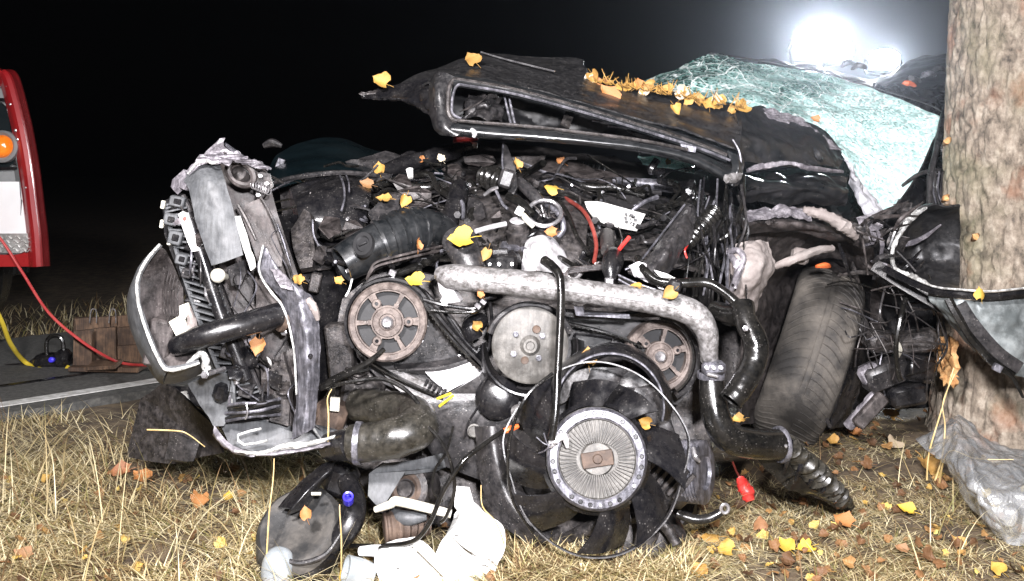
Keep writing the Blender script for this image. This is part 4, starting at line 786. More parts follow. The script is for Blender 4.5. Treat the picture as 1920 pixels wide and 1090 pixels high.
# ------------------------------------------------------------------ engine bay behind and above the engine
def scrap(x, y, d, w, h, m=None, name='broken_bracket'):
    n = rnd.randrange(5, 8); a0 = rnd.uniform(0, 6.28)
    pp = [(x + w * rnd.uniform(.55, 1.1) * math.cos(a0 + 6.283 * k / n), y + h * rnd.uniform(.55, 1.1) * math.sin(a0 + 6.283 * k / n), d + rnd.uniform(-.03, .03)) for k in range(n)]
    return part(name, plate(pp, rnd.uniform(.002, .005), .01, .003, 18, rnd.uniform(0, 30)), m or rnd.choice([plastic, plastic2, dmetal, dmetal, bmetal]))
def bay():
    for k in range(22):
        x, y = rnd.uniform(560, 1340), rnd.uniform(308, 500); scrap(x, y, 2.1 + (520 - y) / 300 * .55, rnd.uniform(10, 28), rnd.uniform(6, 14))
    # smooth moulded covers that fill the bay
    part('battery_cover', patch([[(560, 356, 2.36), (600, 330, 2.42), (650, 324, 2.44), (690, 340, 2.42)], [(556, 372, 2.24), (604, 352, 2.26), (654, 346, 2.27), (696, 360, 2.28)], [(560, 410, 2.2), (606, 404, 2.2), (650, 398, 2.22), (690, 392, 2.25)], [(570, 450, 2.2), (610, 446, 2.2), (650, 440, 2.2), (684, 430, 2.24)]], 24, 24, .01, .0012, 12, 2), plastic)
    part('cover_edge_highlight', T([(636, 326, 2.36), (644, 346, 2.25), (646, 372, 2.22), (640, 396, 2.2)], 2.2, n=6, sub=6), steel)  # highlight along the cover's edge, drawn as pale metal lines
    part('cover_edge_highlight', T([(648, 326, 2.36), (654, 342, 2.26), (655, 360, 2.23)], 1.6, n=6, sub=6), steel)
    part('intake_cover', patch([[(880, 300, 2.6), (960, 296, 2.62), (1060, 318, 2.58), (1110, 350, 2.5)], [(870, 350, 2.36), (950, 350, 2.34), (1040, 366, 2.3), (1110, 384, 2.28)], [(860, 420, 2.2), (940, 425, 2.18), (1030, 430, 2.16), (1100, 440, 2.16)], [(856, 480, 2.14), (940, 490, 2.12), (1030, 500, 2.1), (1100, 505, 2.1)]], 34, 34, .01, .004, 9, 3), dmetal)
    part('strut_brace', patch([[(1020, 300, 2.56), (1060, 296, 2.58), (1120, 316, 2.55), (1180, 330, 2.52)], [(1010, 318, 2.48), (1056, 326, 2.46), (1110, 350, 2.42), (1180, 360, 2.42)]], 26, 8, .006, .002, 12, 3), bmetal)
    part('coolant_shelf', patch([[(1080, 420, 2.28), (1160, 430, 2.28), (1260, 440, 2.24), (1320, 460, 2.2)], [(1080, 470, 2.16), (1160, 476, 2.14), (1250, 490, 2.12), (1330, 510, 2.12)]], 30, 14, .01, .004, 10, 5), dmetal)
    for k in range(11): part('cover_rib', T([(884 + k * 5, 372 + k * 1.2, 2.3), (880 + k * 5, 398 + k * 1.2, 2.22)], 1.5, n=5, sub=2), plastic2)
    for p, r in (([(700, 352), (740, 340), (790, 352), (830, 345)], 8), ([(880, 340), (905, 372), (900, 410), (880, 440)], 6), ([(1060, 330), (1100, 350), (1150, 352), (1210, 366)], 7), ([(1000, 345), (1040, 372), (1090, 380)], 8), ([(1160, 440), (1200, 430), (1240, 410), (1260, 380)], 7), ([(640, 350), (690, 372), (740, 362)], 9), ([(1090, 440), (1110, 470), (1100, 500)], 9), ([(940, 400), (930, 430), (900, 450)], 6), ([(560, 440), (590, 400), (640, 385), (690, 390)], 7), ([(1220, 400), (1250, 420), (1240, 460)], 9), ([(1300, 350), (1270, 380), (1230, 390)], 6)):
        part('bay_hose', T([(x, y, 2.07 + (520 - y) / 300 * .52) for x, y in p], r, n=12, sub=8, lump=.06), rubber)
    part('firewall', plate([(520, 340, 2.72), (700, 300, 2.8), (900, 270, 2.85), (1380, 330, 2.8), (1420, 560, 2.62), (1380, 760, 2.5), (900, 740, 2.5), (560, 700, 2.5)], .02, .06, .03, 7, 3), dmetal)
    part('bay_floor', patch([[(540, 480, 2.2), (800, 470, 2.2), (1100, 490, 2.2), (1400, 500, 2.2)], [(530, 400, 2.45), (800, 390, 2.45), (1100, 400, 2.45), (1400, 420, 2.45)], [(520, 330, 2.7), (800, 290, 2.7), (1100, 300, 2.7), (1400, 330, 2.7)]], 40, 24, .01, .025, 9, 5), plastic2)
    part('left_void_panel', plate([(520, 400, 2.2), (640, 400, 2.3), (660, 520, 2.2), (640, 700, 2.15), (600, 760, 2.1), (590, 560, 2.1)], .02, .03, .015, 12, 2), plastic)
    # ribbed intake duct
    du = part('intake_duct', T([(640, 496, 2.02), (680, 474, 2.04), (720, 455, 2.06), (770, 436, 2.09), (810, 432, 2.13), (846, 448, 2.16)], [36, 40, 43, 44, 38, 28], n=28, sub=8, hollow=.1), gloss)
    for k, (x, y, d, r) in enumerate(((716, 457, 2.058, 45), (732, 450, 2.067, 47), (748, 443, 2.075, 47), (764, 437, 2.085, 46), (782, 433, 2.1, 43))):
        q = r * d / F; part('duct_rib', lathe([(q * .9, -.0045), (q * 1.06, -.003), (q * 1.06, .003), (q * .9, .0045)], frame(P(x, y, d), (.9, .3 + .12 * k, .36 - .08 * k)), 32), gloss, du)
    M = frame(P(683, 460, 1.975), (-.35, -.8, .5)) @ Matrix.Rotation(.5, 4, 'Z')
    oc = part('oval_cover', lathe([(0, .004), (.012, .004), (.014, .007), (.02, .007), (.022, .0)], M @ Matrix.Diagonal((1, 1.25, 1, 1)), 28), void, du)
    part('cover_bar', cbox(M @ Matrix.Translation((0, 0, .007)), .018, .005, .004, .3), void, oc)
    part('duct_clamp', T([(700, 412, 2.06), (712, 430, 2.045), (730, 480, 2.02), (738, 502, 2.035)], 3.4, n=6), plastic2, du)
    part('duct_bracket', plate([(690, 398, 2.1), (712, 378, 2.12), (748, 372, 2.14), (750, 408, 2.1), (720, 416, 2.08), (704, 424, 2.07)], .01, .02, .003, 24), plastic2, du)
    # twin steel lines below the duct
    for k, o in enumerate((0, 8)):
        part('steel_line', T([(828, 462 + o, 2.07), (790, 470 + o, 2.03), (740, 482 + o, 2.0), (706, 492 + o, 1.99), (694, 508 + o * .6, 1.99), (688, 524, 2.0)], 2.6, n=7, sub=6), bmetal)
    part('fuel_hose', T([(836, 470, 2.1), (800, 492, 2.07), (760, 508, 2.05), (730, 522, 2.05)], [6, 7, 7, 5], n=9), rubber)
    part('hose_sleeve', B(736, 512, 2.02, 14, 12, 12, 25), chrome)
    # oil filler neck with the yellow leaf on it
    nk = part('filler_neck', T([(862, 452, 2.02), (876, 486, 2.0), (888, 512, 1.985)], [31, 30, 25], n=22, lump=.05), plastic2)
    part('filler_rim', lathe([(0, .002), (.03, .002), (.033, -.002), (.033, -.01)], frame(P(860, 449, 2.01), (-.1, -.75, .65)), 28), plastic2, nk)
    # pressure regulator can
    cn = part('regulator_can', lathe([(0, .03), (.016, .03), (.02, .026), (.02, .012), (.024, .01), (.024, .004), (.021, .0), (.02, -.02), (.03, -.025), (.026, -.05), (.01, -.055)], frame(P(970, 440, 2.12), (.02, -.35, .94)), 28), dmetal)
    part('can_lid', lathe([(0, .0325), (.014, .0325), (.0165, .03)], frame(P(970, 440, 2.12), (.02, -.35, .94)), 24), alu2, cn)
    part('can_pipe', T([(892, 434, 2.06), (920, 426, 2.08), (948, 420, 2.1)], 5, n=9), alu2, cn)
    # white casting beside
    part('egr_casting', patch([[(985, 450, 2.12), (1010, 440, 2.12), (1040, 444, 2.14), (1064, 462, 2.16)], [(978, 480, 2.08), (1006, 470, 2.05), (1040, 478, 2.08), (1076, 496, 2.12)], [(976, 508, 2.08), (1004, 508, 2.05), (1040, 512, 2.08), (1096, 512, 2.12)]], 24, 16, .02, .004, 30, 2), alu2)
    part('solenoid', B(938, 490, 2.04, 64, 34, 50, -2, 6, bev=.2), plastic); part('solenoid_cap', B(938, 474, 2.05, 30, 16, 30, -2), plastic2)
    for x in (918, 936, 960): bolt(x, 496, 2.01, 4, chrome, car)
    # clamp ring with foil
    cr_ = part('clamp_ring', tube([P(1021 + 31 * math.cos(a), 400 + 24 * math.sin(a), 2.14 - .02 * math.sin(a)) for a in np.linspace(0, 6.283, 18, endpoint=False)], .0045, n=8, closed=True, sub=3), chrome)
    part('ring_bowl', lathe([(.032, 0), (.028, -.02), (0, -.024)], frame(P(1021, 400, 2.15), (0, -.75, .66)), 24), plastic, cr_)
    for k in range(9): part('foil_strand', T([(1000 + k * 5, 385 + (k % 3) * 9, 2.13), (1012 + k * 3, 398 + (k * 7) % 12, 2.12), (1008 + k * 5, 412 - (k % 4) * 5, 2.13)], 1.5, n=4), chrome if k % 2 else dmetal, cr_)
    part('curved_hose', T([(1005, 374, 2.2), (1034, 388, 2.17), (1052, 408, 2.15), (1056, 430, 2.14), (1046, 444, 2.14)], 6, n=10, sub=8), steel)
    part('yellow_connector', T([(978, 400, 2.1), (988, 412, 2.09), (1000, 426, 2.09)], [5, 6, 4], n=7), cream); part('connector', B(974, 396, 2.09, 14, 16, 12, 30), white_p)
    # hoses and levers, upper middle
    part('hose_s', T([(780, 330, 2.36), (806, 328, 2.33), (820, 352, 2.3), (840, 366, 2.27), (860, 372, 2.25)], [6, 6, 6, 6, 7], n=10, sub=8), rubber)
    part('hose_s', T([(860, 372, 2.25), (868, 385, 2.22), (868, 410, 2.2)], 4, n=8), steel)
    part('white_clip', T([(768, 318, 2.34), (770, 334, 2.33)], [7, 5], n=8), white_p); part('white_clip', B(810, 404, 2.2, 18, 12, 10, 10), steel)
    part('dark_elbow', T([(862, 352, 2.3), (858, 372, 2.26), (846, 410, 2.22), (842, 440, 2.2)], [18, 20, 16, 14], n=16, hollow=.15), plastic)
    part('bellows', T([(905, 330, 2.3), (925, 335, 2.27), (944, 342, 2.25)], [15, 22, 18], n=18, ribs=(.16, 4), sub=14), rubber)
    part('blade_lever', plate([(944, 266, 2.26), (952, 276, 2.25), (966, 312, 2.22), (970, 350, 2.2), (960, 372, 2.19), (950, 352, 2.2), (942, 310, 2.22)], .012, .02, .002, 30), plastic2)
    part('lever_rim', T([(944, 266, 2.255), (942, 310, 2.21), (950, 352, 2.19)], 2, n=5), steel)
    part('actuator', B(950, 335, 2.18, 28, 36, 26, 18, bev=.2), plastic2)
    part('dark_pipe', T([(972, 340, 2.24), (1000, 366, 2.2), (1020, 388, 2.18)], [10, 12, 10], n=12), plastic2)
    part('dark_pipe', T([(952, 368, 2.16), (975, 380, 2.14), (998, 402, 2.12)], [8, 9, 7], n=12), rubber)
    part('linkage', T([(908, 366, 2.18), (922, 356, 2.17), (934, 352, 2.17)], [3, 4, 3], n=6), chrome); part('linkage', T([(930, 358, 2.17), (942, 382, 2.15), (952, 392, 2.14)], 3, n=6), steel)
    # engine cover edge / dark trays at the left
    part('battery_tray', plate([(545, 350, 2.3), (600, 328, 2.35), (650, 322, 2.38), (690, 360, 2.36), (660, 400, 2.3), (600, 420, 2.25), (560, 400, 2.25)], .03, .03, .006, 14, 4), plastic)
    part('tray_rail', T([(506, 345, 2.2), (560, 332, 2.3), (640, 324, 2.35), (720, 330, 2.4)], [4, 5, 5, 4], n=7), plastic2)
    part('side_box', plate([(545, 430, 2.14), (570, 392, 2.16), (582, 400, 2.15), (590, 470, 2.1), (585, 500, 2.08), (562, 504, 2.08), (550, 470, 2.1)], .02, .02, .004, 20, 2), lavender if False else dmetal)
    scrap(622, 424, 2.14, 30, 26); scrap(604, 480, 2.1, 18, 24); scrap(640, 388, 2.22, 40, 14); scrap(660, 430, 2.16, 26, 22)
    part('side_box', B(592, 530, 2.08, 20, 36, 20, 12), dmetal)
    part('bright_wire', T([(586, 412, 2.1), (588, 440, 2.09), (598, 462, 2.08)], 2, n=5), steel); part('bright_wire', T([(664, 505, 2.02), (656, 540, 2.0), (648, 556, 1.99)], 2, n=5), white_p)
    part('bright_wire', T([(520, 420, 2.0), (534, 460, 1.99), (545, 500, 1.98)], 2, n=5), steel)
    for x, y, w, h, d, rz in ((700, 330, 60, 22, 2.4, -10), (780, 372, 70, 30, 2.3, 6), (756, 345, 40, 34, 2.36, 4), (900, 300, 80, 20, 2.5, -8), (890, 396, 40, 50, 2.2, 6), (930, 410, 26, 24, 2.16, 20), (1060, 355, 60, 24, 2.35, -8), (1090, 470, 60, 40, 2.2, 0), (1130, 440, 60, 50, 2.22, 4), (990, 300, 70, 26, 2.5, 6), (850, 320, 40, 22, 2.45, -8)):
        scrap(x, y, d, w * .6, h * .7)
    # scuttle: vent grille, tubes, windscreen shard
    sg = part('scuttle_panel', patch([[(900, 262, 2.75), (1000, 275, 2.7), (1100, 290, 2.68), (1220, 310, 2.66), (1330, 322, 2.66)], [(900, 310, 2.6), (1000, 330, 2.55), (1090, 350, 2.52), (1200, 352, 2.52), (1330, 360, 2.52)]], 36, 10, .006, .004, 8, 4), dmetal)
    for k in range(15): part('vent_slat', T([(1062 + k * 5.2, 300 + k * .9, 2.58), (1050 + k * 5.4, 326 + k * 1.4, 2.5)], 1.8, n=4, sub=1), plastic if k % 2 else grey, sg)
    part('vent_lip', T([(968, 300, 2.5), (1040, 330, 2.47), (1106, 344, 2.45)], [2.5, 3, 2.5], n=6), steel, sg)
    part('wiper_rod', T([(1150, 338, 2.46), (1200, 344, 2.44), (1262, 350, 2.43)], [6, 10, 13], n=14), steel)
    part('wiper_rod', T([(1100, 372, 2.42), (1150, 360, 2.42), (1240, 362, 2.42)], [4, 6, 5], n=8), plastic2)
    # washer tank with white lit flank
    wt = part('washer_tank', patch([[(1100, 385, 2.28), (1140, 362, 2.32), (1190, 368, 2.34), (1220, 382, 2.34)], [(1098, 392, 2.22), (1140, 392, 2.2), (1180, 402, 2.2), (1208, 408, 2.22)], [(1110, 408, 2.2), (1140, 418, 2.18), (1172, 424, 2.18), (1196, 428, 2.2)]], 24, 14, .02, .002, 20, 1), plastic2)
    part('label_face', patch([[(1096, 378, 2.2), (1122, 378, 2.18), (1162, 388, 2.17), (1210, 402, 2.185)], [(1102, 394, 2.17), (1126, 398, 2.15), (1160, 406, 2.145), (1202, 418, 2.17)], [(1114, 412, 2.18), (1132, 420, 2.165), (1160, 427, 2.16), (1194, 434, 2.18)]], 20, 8, .004, .001, 20), white_p, wt)
    for k in range(9): part('label_mark', B(1174 + (k % 3) * 8 + rnd.uniform(-2, 2), 402 + (k // 3) * 7 + (k % 3) * 2, 2.146, rnd.uniform(3, 7), rnd.uniform(3, 6), 2, rnd.uniform(-10, 25)), plastic, wt)
    part('tank_edge', T([(1180, 400, 2.19), (1206, 380, 2.2), (1232, 370, 2.24)], [3, 4, 5], n=6), steel, wt)
    # folded grey duct panel
    gp = part('folded_duct', patch([[(1284, 384, 2.12), (1296, 382, 2.1), (1308, 396, 2.12)], [(1240, 440, 2.06), (1268, 436, 2.02), (1300, 440, 2.06)], [(1206, 490, 2.0), (1240, 486, 1.97), (1268, 496, 2.02)], [(1176, 506, 1.98), (1216, 520, 1.95), (1240, 538, 1.98)]], 16, 26, .006, .006, 20, 3), plastic2)
    part('torn_foil', patch([[(1178, 500, 1.965), (1196, 492, 1.95), (1208, 502, 1.945)], [(1190, 520, 1.96), (1212, 520, 1.945), (1234, 530, 1.945)], [(1220, 536, 1.96), (1234, 540, 1.95), (1246, 544, 1.95)]], 14, 12, .003, .006, 40, 6), alu2, gp)
    part('torn_foil', plate([(1226, 506, 1.95), (1252, 514, 1.95), (1272, 524, 1.95), (1240, 520, 1.945)], .003, .01, .003, 60, 2), white_p, gp)
    part('duct_edge', T([(1284, 384, 2.105), (1240, 440, 2.04), (1200, 490, 1.985), (1172, 506, 1.975)], 2, n=6), steel, gp)
    # corrugated conduit and wire curtain
    part('conduit', T([(1340, 395, 2.12), (1322, 420, 2.1), (1304, 440, 2.08), (1290, 462, 2.06)], [15, 16, 14, 9], n=16, ribs=(.13, 9), sub=20), rubber)
    part('conduit_wire', T([(1290, 458, 2.06), (1284, 470, 2.05), (1288, 484, 2.05)], 2, n=5), redpl)
    for k in range(34):
        x0 = rnd.uniform(1290, 1392); x1 = x0 + rnd.uniform(-40, 60)
        part('loom_wire', T([(x0, rnd.uniform(330, 420), rnd.uniform(2.1, 2.35)), (x0 + rnd.uniform(-25, 25), rnd.uniform(410, 450), rnd.uniform(2.06, 2.2)), ((x0 + x1) / 2, rnd.uniform(450, 500), rnd.uniform(2.04, 2.18)), (min(x1, 1400), rnd.uniform(500, 600), rnd.uniform(2.02, 2.2))], rnd.uniform(1.2, 3), n=5, sub=6), rnd.choice([rubber, rubber, plastic, steel, plastic2]))
    part('big_cable', T([(1394, 330, 2.2), (1392, 380, 2.14), (1372, 432, 2.1), (1350, 450, 2.1)], 4, n=8, sub=8), rubber)
    # knob with red dipstick, dark red wire
    kn = part('black_knob', T([(1148, 476, 2.04), (1150, 486, 2.0), (1146, 504, 1.97), (1144, 530, 1.955)], [14, 20, 18, 7], n=18), plastic); part('red_dipstick', T([(1154, 478, 2.02), (1166, 462, 2.0), (1180, 445, 1.985)], 4, n=8), redpl)
    part('knob_stem', T([(1138, 440, 2.14), (1140, 470, 2.06)], 14, n=12), dmetal); part('knob_nut', B(1142, 530, 1.95, 16, 18, 14, 0), chrome, kn)
    part('dark_red_cable', T([(1060, 372, 2.3), (1092, 394, 2.2), (1110, 425, 2.14), (1118, 460, 2.1), (1114, 492, 2.06)], 4, n=8, sub=8), brownw)
    part('black_cable', T([(1044, 372, 2.26), (1064, 400, 2.2), (1080, 440, 2.14), (1104, 476, 2.08)], 4, n=8, sub=8), rubber); part('black_cable', T([(960, 350, 2.3), (1010, 360, 2.28), (1060, 366, 2.3), (1100, 380, 2.26)], 3.4, n=8, sub=8), rubber)
    for k in range(7):
        part('injector_line', T([(1128, 497 + k * 1.4, 2.02), (1092, 500 + k * 1.5, 2.0), (1068 - k * 2, 504 + k * 2, 1.985), (1060 + k * 4, 524, 1.975)], 1.7, n=6, sub=8), chrome if k % 2 else bmetal)
    for k in range(4): part('injector_line', T([(1160, 516 + k * 4, 1.96), (1190, 530 + k * 5, 1.94), (1230, 544 + k * 4, 1.93)], 2, n=6), rubber if k % 2 else steel)
    # random harness clutter over the bay
    for k in range(60):
        x, y = rnd.uniform(580, 1200), rnd.uniform(330, 470); a = rnd.uniform(-.6, .9); L = rnd.uniform(90, 240)
        p = [(x + L * t * math.cos(a) + rnd.uniform(-14, 14), y + L * .45 * t * math.sin(a) + 14 * math.sin(t * 5 + k), 2.06 + (520 - y - L * .45 * t * math.sin(a)) / 300 * .5) for t in (-.5, -.25, 0, .25, .5)]
        part('loom_wire', T(p, rnd.choice([1, 1.3, 1.7, 2.4]), n=5, sub=6), rnd.choice([rubber, rubber, rubber, plastic, steel, dmetal]))
    for k in range(120):
        x, y = rnd.uniform(560, 1300), rnd.uniform(310, 500); d = 2.05 + (520 - y) / 300 * .55 - .02
        L = rnd.uniform(25, 90); a = rnd.uniform(0, math.pi)
        p = [(x + L * t * math.cos(a) + rnd.uniform(-12, 12), y + L * t * .5 * math.sin(a) + rnd.uniform(-10, 10), d + rnd.uniform(-.05, .03)) for t in (-.5, -.15, .2, .5)]
        part('harness_wire', T(p, rnd.choice([1.4, 1.8, 2.4, 3.2, 5, 7]), n=6, sub=6), rnd.choice([rubber, rubber, plastic, plastic2, dmetal, steel]))
    for k in range(22):
        x, y = rnd.uniform(560, 1330), rnd.uniform(310, 505); d = 2.06 + (520 - y) / 300 * .55
        part('connector', B(x, y, d, rnd.uniform(6, 16), rnd.uniform(6, 14), rnd.uniform(8, 16), rnd.uniform(-50, 50), rnd.uniform(-30, 30), rnd.uniform(-30, 30), bev=.2), rnd.choice([plastic, plastic, plastic2, dmetal, dmetal, steel]))
    for k in range(16):
        x, y = rnd.uniform(600, 1300), rnd.uniform(330, 520); d = 2.03 + (520 - y) / 300 * .5
        bolt(x, y, d, rnd.uniform(2.5, 5), chrome, car, (rnd.uniform(-.4, .4), -1, rnd.uniform(0, .8)))
    # own left wing behind, green-black
    part('wing', patch([[(498, 330, 2.7), (520, 290, 2.8), (580, 262, 2.9), (640, 258, 2.95), (700, 280, 2.95), (760, 292, 2.9), (840, 292, 2.85)], [(505, 342, 2.55), (540, 322, 2.6), (590, 300, 2.68), (650, 295, 2.72), (705, 312, 2.7), (760, 318, 2.66), (840, 310, 2.6)], [(520, 350, 2.45), (560, 338, 2.48), (600, 332, 2.5), (650, 330, 2.52), (710, 340, 2.5), (760, 345, 2.46), (840, 330, 2.45)]], 44, 20, .004, .003, 8, 2), teal)
    part('wing_edge', T([(700, 330, 2.44), (760, 308, 2.5), (830, 290, 2.55), (880, 276, 2.6)], [12, 16, 16, 12], n=12, lump=.2), plastic)
    part('mirror_shard', T([(494, 274, 2.9), (510, 268, 2.9), (528, 274, 2.9)], [5, 8, 4], n=8), plastic2); part('chrome_shard', B(524, 312, 2.7, 14, 30, 8, 20), steel)
    part('tail_marker', T([(850, 262, 2.6), (872, 260, 2.6), (896, 258, 2.6)], [6, 8, 6], n=10), redpl); part('marker_base', B(872, 272, 2.62, 46, 12, 14, 4), cream)
bay()
# ------------------------------------------------------------------ torn bonnet with grille surround
def bonnet():
    fr_t = [(850, 146, 2.22), (960, 162, 2.21), (1080, 192, 2.2), (1200, 226, 2.2), (1300, 258, 2.2), (1372, 284, 2.21)]
    fr_b = [(846, 238, 2.16), (900, 242, 2.15), (1000, 250, 2.15), (1100, 262, 2.15), (1200, 274, 2.16), (1280, 290, 2.17), (1340, 318, 2.18), (1372, 338, 2.2)]
    bo = part('bonnet', patch([
        [(690, 178, 2.35), (760, 150, 2.42), (840, 118, 2.5), (903, 97, 2.6), (1000, 104, 2.62), (1090, 108, 2.62), (1110, 135, 2.6)] + [(1240, 165, 2.55), (1395, 196, 2.5)],
        [(700, 180, 2.32), (770, 158, 2.34), (836, 132, 2.36), (900, 124, 2.38), (1000, 140, 2.38), (1090, 160, 2.38), (1130, 170, 2.38), (1250, 202, 2.36), (1392, 232, 2.36)],
        [(704, 182, 2.31), (780, 162, 2.29), (828, 146, 2.22), (900, 146, 2.25), (1000, 164, 2.24), (1090, 188, 2.23), (1140, 203, 2.23), (1260, 238, 2.22), (1388, 280, 2.22)]], 90, 34, .004, .0055, 6, 3), dusty)
    part('bonnet_tip', patch([[(676, 180, 2.34), (706, 168, 2.33), (800, 146, 2.3)], [(680, 182, 2.32), (740, 186, 2.28), (812, 190, 2.22)], [(700, 182, 2.33), (770, 200, 2.28), (815, 225, 2.22)]], 20, 14, .004, .006, 20, 5), plastic, bo)
    part('tip_shred', plate([(672, 176, 2.33), (700, 170, 2.32), (726, 168, 2.32), (700, 180, 2.32), (690, 184, 2.32)], .004, .01, .004, 40, 1, .003), dmetal, bo)
    gs = part('grille_surround', patch([[(838, 222, 2.17), (900, 229, 2.165), (1000, 238, 2.165), (1100, 250, 2.165), (1200, 262, 2.17), (1290, 280, 2.18), (1350, 304, 2.19), (1384, 322, 2.2)],
        [(832, 236, 2.145), (900, 243, 2.135), (1000, 250, 2.135), (1100, 260, 2.135), (1200, 272, 2.14), (1290, 291, 2.15), (1350, 318, 2.16), (1384, 340, 2.175)],
        [(838, 252, 2.15), (900, 257, 2.14), (1000, 263, 2.14), (1100, 271, 2.14), (1200, 283, 2.145), (1290, 303, 2.155), (1350, 332, 2.165), (1378, 350, 2.18)],
        [(850, 256, 2.2), (900, 260, 2.2), (1000, 266, 2.2), (1100, 274, 2.2), (1200, 287, 2.2), (1290, 307, 2.21), (1350, 336, 2.21), (1374, 352, 2.21)]], 60, 18, .004, .0008, 26, 2), gloss)
    part('left_cheek', patch([[(806, 150, 2.25), (816, 138, 2.22), (834, 136, 2.2), (856, 146, 2.19)], [(803, 172, 2.23), (816, 165, 2.18), (832, 164, 2.175), (846, 170, 2.185)], [(804, 205, 2.21), (817, 203, 2.165), (832, 202, 2.16), (842, 203, 2.175)], [(812, 240, 2.19), (822, 240, 2.15), (836, 236, 2.14), (850, 228, 2.155)], [(826, 254, 2.18), (838, 255, 2.15), (852, 256, 2.14), (866, 250, 2.14)]], 20, 24, .006, .0015, 22, 3), dusty, gs)
    lp = [(850, 152, 2.185), (870, 152, 2.185), (960, 168, 2.185), (1080, 200, 2.18), (1200, 236, 2.18), (1300, 268, 2.18), (1362, 292, 2.18)]
    part('opening_rim', tube([P(*p) for p in [(858, 228, 2.15), (846, 222, 2.155), (840, 205, 2.16), (842, 170, 2.175)] + lp], .0055, n=8, sub=6), dmetal, gs)
    part('opening_rim', tube([P(x + 7, y + 9, d - .003) for x, y, d in [(858, 214, 2.15), (846, 208, 2.155), (840, 198, 2.16), (842, 172, 2.175)] + lp], .003, n=6, sub=6), steel, gs)  # chrome rim line, also standing in for the rim's second highlight
    part('top_band', patch([[(x, y - 10, d + .012) for x, y, d in lp], [(x, y, d - .006) for x, y, d in lp], [(x, y + 13, d + .004) for x, y, d in lp]], 50, 8, .003, .001, 30, 2), gloss, gs)
    part('lower_lip', T([(858, 226, 2.14), (900, 230, 2.135), (1000, 238, 2.135), (1100, 250, 2.135), (1200, 263, 2.14), (1290, 281, 2.15)], 3.4, n=8, sub=6), dmetal, gs)
    part('right_corner', patch([[(1362, 282, 2.2), (1384, 290, 2.19), (1396, 300, 2.21)], [(1372, 310, 2.18), (1386, 316, 2.165), (1396, 322, 2.2)], [(1364, 340, 2.17), (1376, 350, 2.165), (1388, 346, 2.19)]], 12, 14, .004, .003, 30, 3), gloss, gs)
    part('cavity_back', patch([[(836, 150, 2.36), (960, 170, 2.4), (1080, 200, 2.42), (1200, 232, 2.4), (1380, 290, 2.36)], [(836, 240, 2.32), (960, 250, 2.36), (1080, 258, 2.38), (1200, 275, 2.36), (1380, 330, 2.3)]], 34, 12, .004, .02, 14, 6), void, bo)  # black sheet standing in for the darkness of the open cavity
    for p in ([(944, 168, 2.25), (950, 200, 2.24), (958, 232, 2.22)], [(952, 168, 2.25), (958, 200, 2.24), (966, 234, 2.22)]): part('cavity_strut', T(p, 2.4, n=6), steel, bo)
    part('cavity_fold', patch([[(880, 175, 2.32), (910, 170, 2.34), (945, 172, 2.34)], [(870, 205, 2.28), (912, 195, 2.25), (940, 205, 2.3)], [(862, 222, 2.26), (910, 225, 2.28), (945, 228, 2.3)]], 16, 14, .003, .012, 22, 4), plastic2, bo)
    part('cavity_arc', T([(920, 168, 2.27), (900, 192, 2.25), (862, 210, 2.23)], 1.6, n=5), dmetal, bo)
    part('cavity_bracket', plate([(1065, 198, 2.28), (1084, 196, 2.28), (1068, 240, 2.24), (1052, 230, 2.24)], .006, .02, .003, 24), dmetal, bo)
    for p in ([(1110, 226, 2.26), (1150, 229, 2.25)], [(1140, 236, 2.26), (1180, 240, 2.25), (1216, 250, 2.25)]): part('cavity_strut', T(p, 3, n=6, sub=3), steel, bo)
    part('cavity_lens', T([(1176, 244, 2.26), (1200, 250, 2.25), (1230, 258, 2.25)], [3, 8, 3], n=10), plastic, bo)
    part('small_plate', plate([(1276, 270, 2.16), (1306, 276, 2.16), (1304, 286, 2.16), (1278, 282, 2.16)], .003), steel, gs)
    part('corner_stub', T([(1386, 318, 2.2), (1380, 332, 2.17), (1362, 336, 2.15)], [6, 9, 8], n=12, lump=.3), alu, gs)
    part('corner_blade', T([(1374, 262, 2.2), (1386, 284, 2.19), (1390, 310, 2.19)], 2.2, n=6), steel, gs)
    part('wire_edge', tube([P(902, 98, 2.58), P(950, 112, 2.5), P(1040, 134, 2.4)], .0022, n=6), chrome, bo)
    part('latch_tab', T([(884, 243, 2.125), (890, 250, 2.12), (888, 258, 2.12)], [4, 5, 3], n=7), alu2, gs)
    part('right_wing_skirt', patch([[(1388, 206, 2.4), (1440, 200, 2.6), (1500, 215, 2.65), (1545, 245, 2.62), (1580, 285, 2.6)], [(1386, 250, 2.3), (1440, 255, 2.36), (1500, 262, 2.42), (1550, 280, 2.46), (1584, 300, 2.5)], [(1386, 300, 2.24), (1440, 306, 2.3), (1500, 310, 2.35), (1550, 308, 2.42), (1586, 312, 2.48)]], 50, 26, .004, .013, 6.5, 4), paint)
    part('scraped_edge', plate([(1395, 206, 2.5), (1440, 202, 2.55), (1480, 210, 2.56), (1520, 232, 2.56), (1560, 262, 2.55), (1580, 280, 2.55), (1556, 275, 2.53), (1528, 262, 2.52), (1498, 255, 2.52), (1476, 230, 2.52), (1430, 214, 2.5)], .004, .014, .006, 30, 2, .004), lavender)
    part('wing_gloss_dent', T([(1528, 278, 2.4), (1534, 292, 2.39), (1540, 302, 2.4)], [4, 7, 4], n=8), chrome if False else paint)
    part('windscreen_shard', patch([[(1196, 292, 2.5), (1250, 292, 2.5), (1302, 304, 2.5)], [(1206, 306, 2.46), (1250, 312, 2.46), (1302, 324, 2.46)]], 16, 8, .004, .004, 20), MATS['cracked_glass'])
bonnet()
